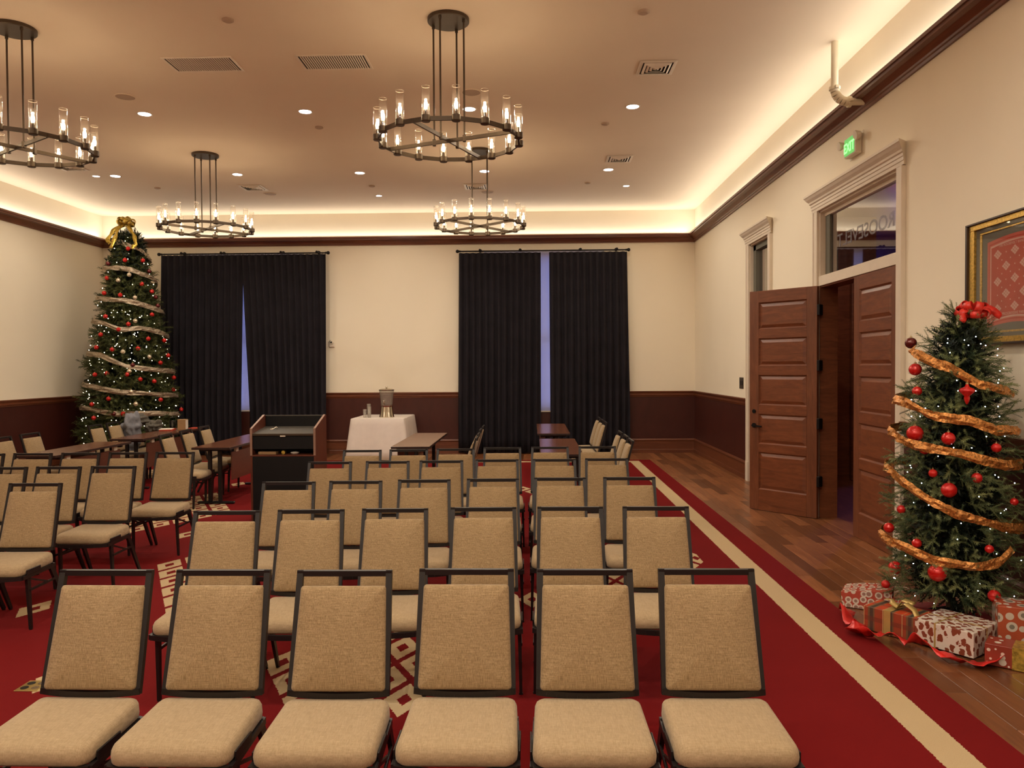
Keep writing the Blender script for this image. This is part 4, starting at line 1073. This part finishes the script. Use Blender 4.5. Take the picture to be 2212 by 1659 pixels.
def foliage(parent, zs, rs, z0, z1, n, L, nl, nneed, mat, seed, lean=(0, 0), layers=(.42, 1.0), sub=3, nwid=.075, name='foliage', xmax=99):
    rng = random.Random(seed); temps = [sprig_template(rng, L, nl, nneed, .9, nwid) for _ in range(4)]
    VV = []; FF = []; nv = 0
    # weights by radius so that density is even
    zz = np.linspace(z0, z1, 400); ww = np.interp(zz, zs, rs)+.03; cw = np.cumsum(ww); cw /= cw[-1]
    for i in range(n):
        z = float(np.interp(rng.random(), cw, zz)); r = float(np.interp(z, zs, rs)); ph = rng.uniform(0, 2*PI)
        k = layers[0]+(layers[1]-layers[0])*math.sqrt(rng.random())
        pit = R(rng.uniform(-28, 30)) + R(50)*max(0, (z-(z1-.30))/.30)
        # whorl effect: shift height into tiers
        rt = r*k*(1+.10*math.sin(z*2*PI/(L*2.2)+ph*2)+rng.uniform(-.05, .07))
        base = rt-L*math.cos(pit)*.9
        az = ph+rng.uniform(-.5, .5)
        d = Vector((math.cos(az)*math.cos(pit), math.sin(az)*math.cos(pit), math.sin(pit)))
        p = Vector((math.cos(ph)*max(base, .0), math.sin(ph)*max(base, 0), z-.35*L*math.sin(pit)))
        p.x += lean[0]*z; p.y += lean[1]*z
        if parent.location.x+p.x+max(d.x, 0)*L > xmax: continue
        q = d.to_track_quat('Z', 'Y').to_matrix()
        for s in range(sub):
            # main twig and side twigs
            if s == 0: m = q; sc = rng.uniform(.85, 1.15); o = p
            else:
                sd = 1 if s % 2 else -1
                m = (q @ Matrix.Rotation(sd*R(rng.uniform(28, 48)), 3, 'X' if s < 3 else 'Y')); sc = rng.uniform(.5, .75); o = p+d*L*rng.uniform(.1, .4)
            T_, F_ = temps[rng.randrange(4)]
            VV.append((T_*sc) @ np.array(m).T + np.array(o)); FF.append(F_+nv); nv += len(T_)
    V = np.concatenate(VV); F = np.concatenate(FF)
    me = bpy.data.meshes.new(name); me.vertices.add(len(V)); me.vertices.foreach_set('co', V.astype('f').ravel())
    me.loops.add(F.size); me.loops.foreach_set('vertex_index', F.astype('i').ravel())
    me.polygons.add(len(F)); me.polygons.foreach_set('loop_start', np.arange(0, F.size, 3, dtype='i'))
    me.update(); me.validate()
    me.materials.append(M[mat]); o = bpy.data.objects.new(name, me); C.objects.link(o); o.parent = parent; o['kind'] = 'stuff'
    return o
def helix(name, label, cx, cy, zs, rs, ctrl, wid, mat, step=4, off=.02, sag=.01, seed=0, breaks=None):
    """ribbon wound round a tree: ctrl = [(angle deg from -Y towards +X, z)]"""
    rnd = random.Random(seed); bm = B_(); cols = []
    a0, a1 = ctrl[0][0], ctrl[-1][0]; A = [c[0] for c in ctrl]; Zc_ = [c[1] for c in ctrl]; n = int((a1-a0)/step)
    for i in range(n+1):
        a = a0+(a1-a0)*i/n; z = float(np.interp(a, A, Zc_)); z += sag*math.sin(R(a)*3.7+seed)
        tw = .45*math.sin(R(a)*2.3+seed)+.35*math.sin(R(a)*5.1)
        col = []
        for j in range(4):
            u = j/3-.5; zz = z+u*wid*math.cos(tw)+rnd.uniform(-1, 1)*wid*.04; r = float(np.interp(zz, zs, rs))+off+.25*wid*math.sin(tw)*u+rnd.uniform(-1, 1)*wid*.09+wid*.10*math.sin(R(a)*9+j*2.1+seed)+(.008 if j in (1, 2) else 0)
            col.append(bm.verts.new((min(cx+r*math.sin(R(a)), XR-.05), cy-r*math.cos(R(a)), zz)))
        cols.append(col)
    for p, q in zip(cols, cols[1:]):
        for j in range(3): bm.faces.new((p[j], p[j+1], q[j+1], q[j]))
    o = obj(name, bm, mat, None, smooth=False); m = o.modifiers.new('thickness', 'SOLIDIFY'); m.thickness = .0015
    tag(o, label, 'ribbon'); return o
def bauble(p, r, mat, label, group, sc=(1, 1, 1), kind='ball'):
    t = thing('ball_ornament' if kind == 'ball' else 'finial_ornament', label, 'ornament', p, 0, group)
    bm = B_()
    if kind == 'ball': ball(bm, (0, 0, 0), r, 16, 10, sc)
    else:
        lathe(bm, [(.001, -r*2.2), (r*.25, -r*1.9), (r*.45, -r*1.2), (r*.35, -r*.9), (r*1.0, -r*.3), (r*1.12, 0), (r*.95, r*.25), (r*.35, r*.5), (r*.18, r*.95), (.001, r)], 18, caps=False)
    obj('glass_ball' if kind == 'ball' else 'glass_body', bm, mat, t, smooth=True)
    bm = B_(); zt = r*sc[2] if kind == 'ball' else r*.95
    lathe(bm, [(r*.20, zt-.004), (r*.20, zt+r*.18), (.001, zt+r*.20)], 10, caps=False); rod(bm, (0, 0, zt+r*.15), (0, 0, zt+r*.45), .0015, 5); obj('cap', bm, 'cap', t)
    return t
def twinkles(parent, pts, r, mat):
    bm = B_()
    for p in pts: bmesh.ops.create_icosphere(bm, subdivisions=1, radius=r, matrix=Matrix.Translation(p))
    return stuff(obj('string_lights', bm, mat, parent))
def loopbow(name, label, loc, nl, size, wid, mat, seed, tails=(), cat='bow', flat=.7):
    rnd = random.Random(seed); t = thing(name, label, cat, loc)
    for k in range(nl):
        a = 2*PI*k/nl+rnd.uniform(-.2, .2); el = rnd.uniform(-.2, 1.0); s = size*rnd.uniform(.8, 1.15)
        d = Vector((math.cos(a)*math.cos(el), math.sin(a)*math.cos(el)*flat, math.sin(el))).normalized(); up = Vector((0, 0, 1)) if abs(d.z) < .9 else Vector((1, 0, 0))
        sd = d.cross(up).normalized(); nn = sd.cross(d); tw = rnd.uniform(0, PI); w_ = (sd*math.cos(tw)+nn*math.sin(tw)); h = w_.cross(d)
        pts = []; 
        for i in range(17):
            q = 2*PI*i/16; rad = (1-math.cos(q))/2; pts.append(d*s*rad + h*s*.42*math.sin(q)*(.4+rad*.6))
        bm = B_(); strip(bm, pts, wid, [w_]*17); o = obj('bow_loop', bm, mat, t, smooth=True); m = o.modifiers.new('thickness', 'SOLIDIFY'); m.thickness = .0015
    for tl in tails:
        pts = [Vector(p) for p in tl]; q = []
        for i in range(len(pts)-1):
            for f in (0, .25, .5, .75): q.append(pts[i].lerp(pts[i+1], f))
        q.append(pts[-1]); wv = []
        for i, p in enumerate(q):
            d = (q[min(i+1, len(q)-1)]-q[max(i-1, 0)]).normalized(); w_ = d.cross(Vector((0, -1, 0))); 
            if w_.length < .1: w_ = Vector((1, 0, 0))
            w_.normalize(); w_ = (w_+Vector((0, .5*math.sin(i*1.3), 0))).normalized(); wv.append(w_)
        bm = B_(); strip(bm, q, wid, wv); o = obj('bow_tail', bm, mat, t, smooth=True); m = o.modifiers.new('thickness', 'SOLIDIFY'); m.thickness = .0015
    return t

# ---- tall corner tree
TLX, TLY = -7.58, 14.30
zsL = [0, .3, .86, 1.7, 2.6, 3.4, 3.82, 4.2, 4.45]; rsL = [.70, .84, .82, .72, .59, .44, .34, .19, .04]
tl = thing('christmas_tree', 'very tall decorated Christmas tree with gold bow in the far corner', 'christmas tree', (TLX, TLY, 0))
bm = B_(); rod(bm, (0, 0, 0), (0, 0, 4.3), .06, 10, .015); obj('trunk', bm, 'bark', tl)
bm = B_()
for k in range(4): beam(bm, (0, 0, .12), (.35*math.cos(k*PI/2+.4), .35*math.sin(k*PI/2+.4), .01), .03, .03)
obj('tree_stand', bm, 'black', tl)
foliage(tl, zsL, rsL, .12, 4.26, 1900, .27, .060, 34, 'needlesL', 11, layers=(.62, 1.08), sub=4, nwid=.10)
foliage(tl, zsL, rsL, .12, 4.15, 1500, .34, .09, 22, 'needles_shaded', 31, layers=(.15, .72), sub=3, nwid=.22, name='inner_foliage')
rnd = random.Random(21); pts = []
for i in range(300):
    z = .2+4.1*rnd.random()**1.35; r = interp(z, zsL, rsL)*rnd.uniform(.9, 1.04); a = -PI/2+.48+2.3*(rnd.random()+rnd.random()-1)
    if z > 3.0 and rnd.random() < .5: continue
    pts.append((r*math.cos(a), r*math.sin(a), z))
twinkles(tl, pts, .0075, 'twinkle')
bL = [(-7.43, 14.01, 3.97, 'r'), (-7.45, 13.94, 3.75, 'r'), (-7.24, 14.13, 3.77, 'r'), (-7.74, 13.93, 3.69, 'd'), (-7.73, 13.87, 3.42, 'r'), (-7.17, 14.21, 3.58, 'd'), (-7.2, 14.01, 3.32, 'r'), (-7.1, 14.16, 3.2, 'r'), (-7.76, 13.82, 3.14, 'r'), (-7.47, 13.8, 3.1, 'r'), (-7.07, 14.24, 3.1, 'd'), (-7.04, 14.25, 2.94, 'd'), (-7.05, 14.06, 2.76, 'r'), (-7.69, 13.72, 2.71, 'r'), (-7.31, 13.75, 2.57, 'r'), (-7.45, 13.69, 2.47, 'r'), (-7.76, 13.68, 2.38, 'r'), (-7.05, 13.92, 2.31, 'r'), (-6.93, 14.25, 2.29, 'r'), (-7.84, 13.68, 2.15, 'r'), (-7.53, 13.62, 2.11, 'r'), (-7.16, 13.77, 2.13, 'r'), (-6.89, 14.31, 2.01, 'r'), (-6.91, 14.06, 1.87, 'r'), (-7.21, 13.68, 1.83, 'd'), (-7.83, 13.6, 1.66, 'r'), (-7.6, 13.56, 1.68, 'r'), (-7.28, 13.62, 1.66, 'r'), (-7.1, 13.72, 1.57, 'r'), (-6.94, 13.89, 1.53, 'r'), (-6.84, 14.42, 1.59, 'r'), (-6.8, 14.31, 1.36, 'r'), (-7.55, 13.51, 1.23, 'r'), (-6.86, 13.95, 1.19, 'r'), (-6.82, 14.66, .97, 'r'), (-7.31, 13.52, .96, 'r'), (-7.45, 13.48, .96, 'd'), (-7.81, 13.5, .89, 'r'), (-7.86, 13.54, 1.13, 'r'), (-7.37, 13.92, 3.48, 'w'), (-7.52, 13.84, 3.37, 'w'), (-7.22, 13.81, 2.63, 'w'), (-7.36, 13.65, 2.07, 'w'), (-7.02, 13.89, 1.98, 'w'), (-7.21, 13.61, 1.35, 'w'), (-7.14, 13.63, 1.13, 'w'), (-7.25, 13.64, 1.72, 'w'), (-7.26, 13.89, 3.06, 'w')]
lab = {'r': ('redball', 'small red glass ball hanging on the tall corner tree', 'red balls on the tall tree'), 'd': ('darkball', 'small dark wine coloured ball hanging on the tall corner tree', 'dark balls on the tall tree'), 'w': ('silverball', 'small champagne coloured ball hanging on the tall corner tree', 'champagne balls on the tall tree')}
for x, y, z, k in bL:
    dx, dy = x-TLX, y-TLY; l = math.hypot(dx, dy); m_, lb, g = lab[k]
    az = math.degrees(math.atan2(dx, -dy))-28
    turns = [(3.54, 'first'), (2.97, 'second'), (2.49, 'third'), (1.82, 'fourth'), (1.33, 'fifth'), (.96, 'sixth')]
    tz, tn = min(turns, key=lambda q_: abs(q_[0]-z)); dz_ = z-tz
    rel = 'high above' if dz_ > .35 else 'right on' if abs(dz_) < .07 else ('just above' if 0 < dz_ < .2 else 'well above' if dz_ > 0 else 'just below' if dz_ > -.2 else 'well below')
    sd = 'side wall edge' if az < -45 else 'side wall half' if az < -12 else 'middle' if az < 14 else 'curtain half' if az < 42 else 'curtain edge'
    lb = '%s ball on the tall tree, %s %s ribbon turn, %s' % ({'r': 'small red', 'd': 'dark wine', 'w': 'champagne'}[k], rel, tn, sd)
    bauble((x+dx/l*.03, y+dy/l*.03, z), .040, m_, lb, g)
ctl = [(-60, 4.04), (0, 4.10), (60, 3.98), (95, 3.86), (200, 3.75), (300, 3.64), (351, 3.60), (395, 3.576), (432, 3.48), (560, 3.24), (660, 3.08), (701, 3.04), (741, 2.995), (790, 2.89), (900, 2.75), (1030, 2.64), (1072, 2.572), (1094, 2.47), (1122, 2.505), (1153, 2.44), (1280, 2.25), (1380, 2.07), (1427, 2.003), (1461, 1.817), (1509, 1.73), (1640, 1.6), (1740, 1.50), (1781, 1.447), (1816, 1.338), (1894, 1.263), (2000, 1.15), (2100, 1.07), (2143, 1.035), (2171, .968), (2263, .905)]
helix('wound_ribbon', 'silver glitter ribbon wound down the tall corner tree', TLX, TLY, zsL, rsL, ctl, .095, 'silvrib', 5, .045, .008, 3)
loopbow('gold_bow', 'gold glitter bow with long tails on top of the tall corner tree', (TLX+.03, TLY-.12, 4.46), 16, .155, .075, 'bow', 4,
        tails=[[(0, -.05, 0), (-.05, -.20, -.12), (-.05, -.30, -.30), (-.10, -.36, -.50)], [(0, -.05, 0), (-.14, -.18, -.15), (-.24, -.22, -.33), (-.18, -.24, -.40)], [(0, -.03, 0), (.14, -.12, -.12), (.26, -.20, -.28), (.30, -.24, -.42), (.24, -.28, -.50)]])

# ---- smaller tree beside the doors
TRX, TRY = 2.84, 5.28
zsR = [0, .2, .5, 1.08, 1.5, 1.85, 2.05, 2.2]; rsR = [.28, .39, .41, .375, .325, .235, .13, .03]
tr = thing('christmas_tree', 'small decorated Christmas tree with red bow beside the wooden doors', 'christmas tree', (TRX, TRY, 0))
bm = B_(); rod(bm, (0, 0, 0), (0, 0, 2.05), .03, 10, .008); obj('trunk', bm, 'bark', tr)
bm = B_()
for k in range(4): beam(bm, (0, 0, .10), (.22*math.cos(k*PI/2+.6), .22*math.sin(k*PI/2+.6), .01), .02, .02)
obj('tree_stand', bm, 'black', tr)
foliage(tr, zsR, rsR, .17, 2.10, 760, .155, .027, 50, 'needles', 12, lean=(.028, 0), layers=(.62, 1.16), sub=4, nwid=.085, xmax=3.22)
foliage(tr, zsR, rsR, .17, 2.00, 1000, .16, .040, 26, 'needles_shaded', 32, lean=(.028, 0), layers=(.10, .72), sub=3, nwid=.20, name='inner_foliage', xmax=3.22)
rnd = random.Random(5); pts = []
for i in range(70):
    z = .2+1.75*rnd.random(); r = interp(z, zsR, rsR)*rnd.uniform(.88, 1.0); a = rnd.uniform(-PI/2-1.6, -PI/2+.9); pts.append((r*math.cos(a)+.028*z, r*math.sin(a), z))
twinkles(tr, pts, .0034, 'twinklec')
bR = [(2.644, 5.411, 1.9, 12, 'd', 'dark red bell shaped ornament sticking out highest on the small tree'), (2.611, 5.284, 1.717, 13, 'r', 'red ball below the bell ornament on the door side of the small tree'),
      (2.589, 5.219, 1.572, 10, 'r', 'red ball half hidden above the second ribbon turn of the small tree'), (2.551, 5.169, 1.293, 17, 'r', 'large shiny red ball touching the third ribbon turn of the small tree'),
      (2.674, 5.008, 1.274, 14, 'r', 'matt red ball between the second and third ribbon turns of the small tree'), (2.574, 5.094, 1.196, 11, 'r', 'dull red ball hanging just under the third ribbon turn'),
      (2.923, 4.938, 1.221, 10, 'r', 'red ball at the wall side of the small tree by the third ribbon turn'), (2.593, 5.031, 1.047, 9, 'r', 'small red ball above the fourth ribbon turn of the small tree'),
      (2.796, 4.916, 1.033, 11, 'r', 'red ball under the third ribbon turn on the wall side'), (2.657, 4.966, .949, 16, 'r', 'big glossy red ball resting above the fourth ribbon turn'),
      (2.475, 5.19, .783, 9, 'r', 'ribbed red ball at the door side edge of the small tree mid height'), (2.444, 5.294, .637, 11, 'r', 'paired shiny red ball poking out toward the doors, front one'),
      (2.465, 5.33, .630, 9, 'd', 'darker of the paired balls poking out toward the doors'), (2.511, 5.063, .585, 10, 'r', 'small red ball just above the lowest ribbon turn'),
      (2.844, 4.864, .596, 9, 'r', 'small red ball on the wall side between the two lowest ribbon turns'), (2.449, 5.215, .384, 14, 'r', 'shiny red ball low on the door side of the small tree'),
      (2.591, 4.969, .419, 19, 'r', 'largest matt red ball low in front of the small tree'), (2.874, 4.862, .302, 13, 'r', 'lowest matt red ball on the wall side of the small tree'),
      (2.442, 5.333, .237, 9, 'r', 'red ball tucked against the gift bag under the small tree'), (3.021, 4.915, .883, 8, 'r', 'dim red ball on the shaded wall side of the small tree')]
for x, y, z, q, k, lb in bR:
    dx, dy = x-TRX, y-TRY; l = math.hypot(dx, dy)
    bauble((x+dx/l*.015, y+dy/l*.015, z), q*y/1660, 'redball' if k == 'r' else 'darkball', lb, 'ornaments on the small tree')
bauble((2.765, 4.965, 1.585), .042, 'redball', 'red ridged finial ornament below the first ribbon turn of the small tree', 'ornaments on the small tree', kind='finial')
ctr = [(-95, 1.85), (-75, 1.82), (-32, 1.735), (-1, 1.615), (60, 1.56), (180, 1.53), (265, 1.51), (282, 1.493), (315, 1.42), (347, 1.40), (373, 1.327), (450, 1.31), (560, 1.30), (629, 1.285), (659, 1.218), (697, 1.187), (741, 1.114), (830, 1.08), (930, 1.05), (996, 1.022), (1027, .914), (1057, .798), (1095, .727), (1180, .66), (1280, .60), (1370, .55), (1400, .507), (1430, .485), (1450, .51), (1462, .575)]
helix('wound_ribbon', 'copper glitter ribbon wound down the small tree by the doors', TRX, TRY, zsR, rsR, ctr,   .066, 'glitter', 3, .030, .006, 8)
loopbow('red_bow', 'loose red net bow on top of the small tree by the doors', (2.93, 5.20, 2.09), 13, .105, .045, 'tissue', 9, tails=[[(0, 0, 0), (.10, -.03, .03), (.16, -.04, -.03)], [(0, 0, 0), (-.08, -.04, -.02), (-.10, -.05, -.06)]])
# skirt and red fabric on the floor
bm = B_(); n = 56; r0 = []; r1 = []; r2 = []
for i in range(n):
    a = 2*PI*i/n; f = 1+.05*math.sin(5*a)+.03*math.sin(11*a)
    r0.append(bm.verts.new((.05*math.cos(a), .05*math.sin(a), .055))); r1.append(bm.verts.new((.27*f*math.cos(a), .27*f*math.sin(a), .030+.012*math.sin(9*a)))); r2.append(bm.verts.new((.40*f*math.cos(a), .40*f*math.sin(a), .005)))
for A, B in ((r0, r1), (r1, r2)):
    for i in range(n): bm.faces.new((A[i], A[(i+1) % n], B[(i+1) % n], B[i]))
o = obj('tree_skirt', bm, 'skirt', None, (TRX, TRY, .0), smooth=True); tag(o, 'dark red cloth skirt spread around the foot of the small tree', 'tree skirt'); m = o.modifiers.new('thickness', 'SOLIDIFY'); m.thickness = .003
bm = B_()
cp = [(2.20, 5.42, .03), (2.15, 5.30, .07), (2.12, 5.15, .03), (2.15, 5.05, .05), (2.07, 4.99, .03), (2.09, 4.91, .05), (2.17, 4.87, .05), (2.25, 4.84, .07), (2.31, 4.75, .04), (2.34, 4.70, .09), (2.40, 4.60, .05), (2.47, 4.49, .025), (2.56, 4.46, .025), (2.66, 4.47, .035), (2.76, 4.52, .03)]
q = []
for i in range(len(cp)-1):
    a, b = Vector(cp[i]), Vector(cp[i+1])
    for f in (0, .2, .4, .6, .8): q.append(a.lerp(b, f))
wv = []
for i, p in enumerate(q):
    d = (q[min(i+2, len(q)-1)]-q[max(i-2, 0)]); d.z = 0; d.normalize(); s = d.cross(Vector((0, 0, 1))); tw = .65*math.sin(i*.31)+.15
    wv.append((s*math.cos(tw)+Vector((0, 0, 1))*abs(math.sin(tw))).normalized())
L4 = []
for i, (p, wv_) in enumerate(zip(q, wv)):
    L4.append([bm.verts.new((Vector((p.x, p.y, max(p.z, .016)))+wv_*(u-.5)*.115+Vector((0, 0, .010*math.sin(i*1.1+u*4)))) if True else p) for u in (0, .33, .66, 1)])
for A in L4:
    for v in A: v.co.z = max(v.co.z, .012)
for A, B in zip(L4, L4[1:]):
    for j in range(3): bm.faces.new((A[j], A[j+1], B[j+1], B[j]))
o = obj('satin_ribbon', bm, 'satin', None, smooth=True); tag(o, 'wide shiny red satin ribbon snaking on the floor before the presents', 'ribbon'); m = o.modifiers.new('thickness', 'SOLIDIFY'); m.thickness = .002

# ---- presents
def gift(name, label, loc, rz, w_, d, h, mat, ribbon=None, tilt=(0, 0)):
    t = thing(name, label, 'present', loc, 0); t.rotation_euler = (tilt[0], tilt[1], rz)
    bm = B_(); box(bm, -w_/2, w_/2, -d/2, d/2, 0, h, .004, 2); obj('wrapped_box', bm, mat, t)
    if ribbon:
        e = .0015; rw = ribbon[1]; bm = B_()
        xo = ribbon[2] if len(ribbon) > 2 else 0
        for a in ((xo-rw/2, xo+rw/2, -d/2-e, -d/2, 0, h+e), (xo-rw/2, xo+rw/2, d/2, d/2+e, 0, h+e), (xo-rw/2, xo+rw/2, -d/2, d/2, h, h+e)): box(bm, *a)
        if not (len(ribbon) > 3 and ribbon[3]):
            for a in ((-w_/2-e, -w_/2, -rw/2, rw/2, 0, h+e), (w_/2, w_/2+e, -rw/2, rw/2, 0, h+e), (-w_/2, w_/2, -rw/2, rw/2, h, h+e)): box(bm, *a)
        obj('gift_ribbon', bm, ribbon[0], t)
    return t
FZ = .0015
g1 = gift('wrapped_present', 'red plaid wrapped present with gold ribbon bow', (2.37, 5.045, .006), R(-52), .335, .22, .155, 'wplaid', ('goldrib', .045, -.01, True))
for k, (pp, wv_) in enumerate(((([(0, 0, .16), (-.03, -.03, .20), (.03, -.05, .185), (.0, 0, .16)]), (0, .6, .4)), (([(0, 0, .16), (.03, .02, .215), (.10, .03, .20), (.0, 0, .16)]), (.2, .8, .3)), (([(0, 0, .16), (.06, -.01, .205), (.13, -.04, .185), (.17, -.07, .14)]), (.3, .8, .2)), (([(0, 0, .16), (-.06, .05, .19), (-.12, .08, .175)]), (.1, .9, 0)))):
    bm = B_(); pv = [Vector(p) for p in pp]; qq = []
    for i in range(len(pv)-1):
        for f in (0, .25, .5, .75): qq.append(pv[i].lerp(pv[i+1], f))
    qq.append(pv[-1]); strip(bm, qq, .038, [Vector(wv_).normalized()]*len(qq)); o = obj('bow_loop', bm, 'goldrib', g1, smooth=True); m = o.modifiers.new('thickness', 'SOLIDIFY'); m.thickness = .0015
g2 = gift('wrapped_present', 'white present patterned with brown red shapes in front of the small tree', (2.62, 4.80, .014), R(-53), .345, .34, .150, 'wcook', ('goldrib', .010, -.05))
g3 = gift('wrapped_present', 'tall orange present with round prints at the wall side of the tree', (2.955, 4.74, .006), R(-22), .24, .22, .285, 'wtall', ('goldrib', .006, .08, True))
g4 = gift('wrapped_present', 'small brown red present with white snow print and gold band', (2.755, 4.50, .006), R(-38), .22, .16, .125, 'wsnow', ('bow', .06, .055, True))
bm = B_()
def disc(bm, x, y, z, r, face):
    n = 10; vs = []
    for i in range(n):
        a = 2*PI*i/n; vs.append(bm.verts.new((x+r*math.cos(a), y, z+r*math.sin(a)) if face == 'y' else (x+r*math.cos(a), y+r*math.sin(a), z)))
    bm.faces.new(vs)
for x, z, r in ((-.02, .030, .020), (-.02, .058, .014), (-.02, .078, .010), (-.09, .09, .010), (-.08, .04, .007), (-.095, .015, .008), (-.055, .10, .006), (.01, .012, .006)): disc(bm, x, -.0812, z, r, 'y')
for x, y, r in ((-.05, -.03, .018), (-.04, .02, .012), (-.09, .03, .008)): disc(bm, x, y, .1262, r, 'z')
stuff(obj('snow_print', bm, 'wsnow2', g4))
# gift bag lying half open
t = thing('gift_bag', 'white and red patterned gift bag lying open beside the small tree', 'gift bag', (2.44, 5.63, .006)); t.rotation_euler = (0, 0, R(-25))
bm = B_(); sec = [(-.17, .13, .055, .10), (-.05, .14, .085, .12), (.08, .14, .10, .13), (.16, .15, .10, .14)]; rs = []
for x, hw2, z0, hgt in sec:
    rs.append([bm.verts.new((x, -hw2, 0)), bm.verts.new((x, hw2, 0)), bm.verts.new((x+.01, hw2*.92, hgt)), bm.verts.new((x-.01, -hw2*.92, hgt))])
for A, B in zip(rs, rs[1:]):
    for i in range(4): bm.faces.new((A[i], A[(i+1) % 4], B[(i+1) % 4], B[i]))
bm.faces.new(rs[0]); o = obj('bag_body', bm, 'wbag', t); m = o.modifiers.new('thickness', 'SOLIDIFY'); m.thickness = .002
bm = B_(); pts = [(.16, -.06, .12), (.22, -.07, .15), (.26, -.02, .15), (.24, .05, .14), (.16, .06, .13)]
for a, b in zip(pts, pts[1:]): rod(bm, a, b, .003, 6)
obj('cord_handle', bm, 'wsnow2', t)
gift('gift_tag_box', 'small red box with white lines leaning in the gift bag mouth', (2.555, 5.42, .006), R(-30), .09, .08, .10, 'wtag')
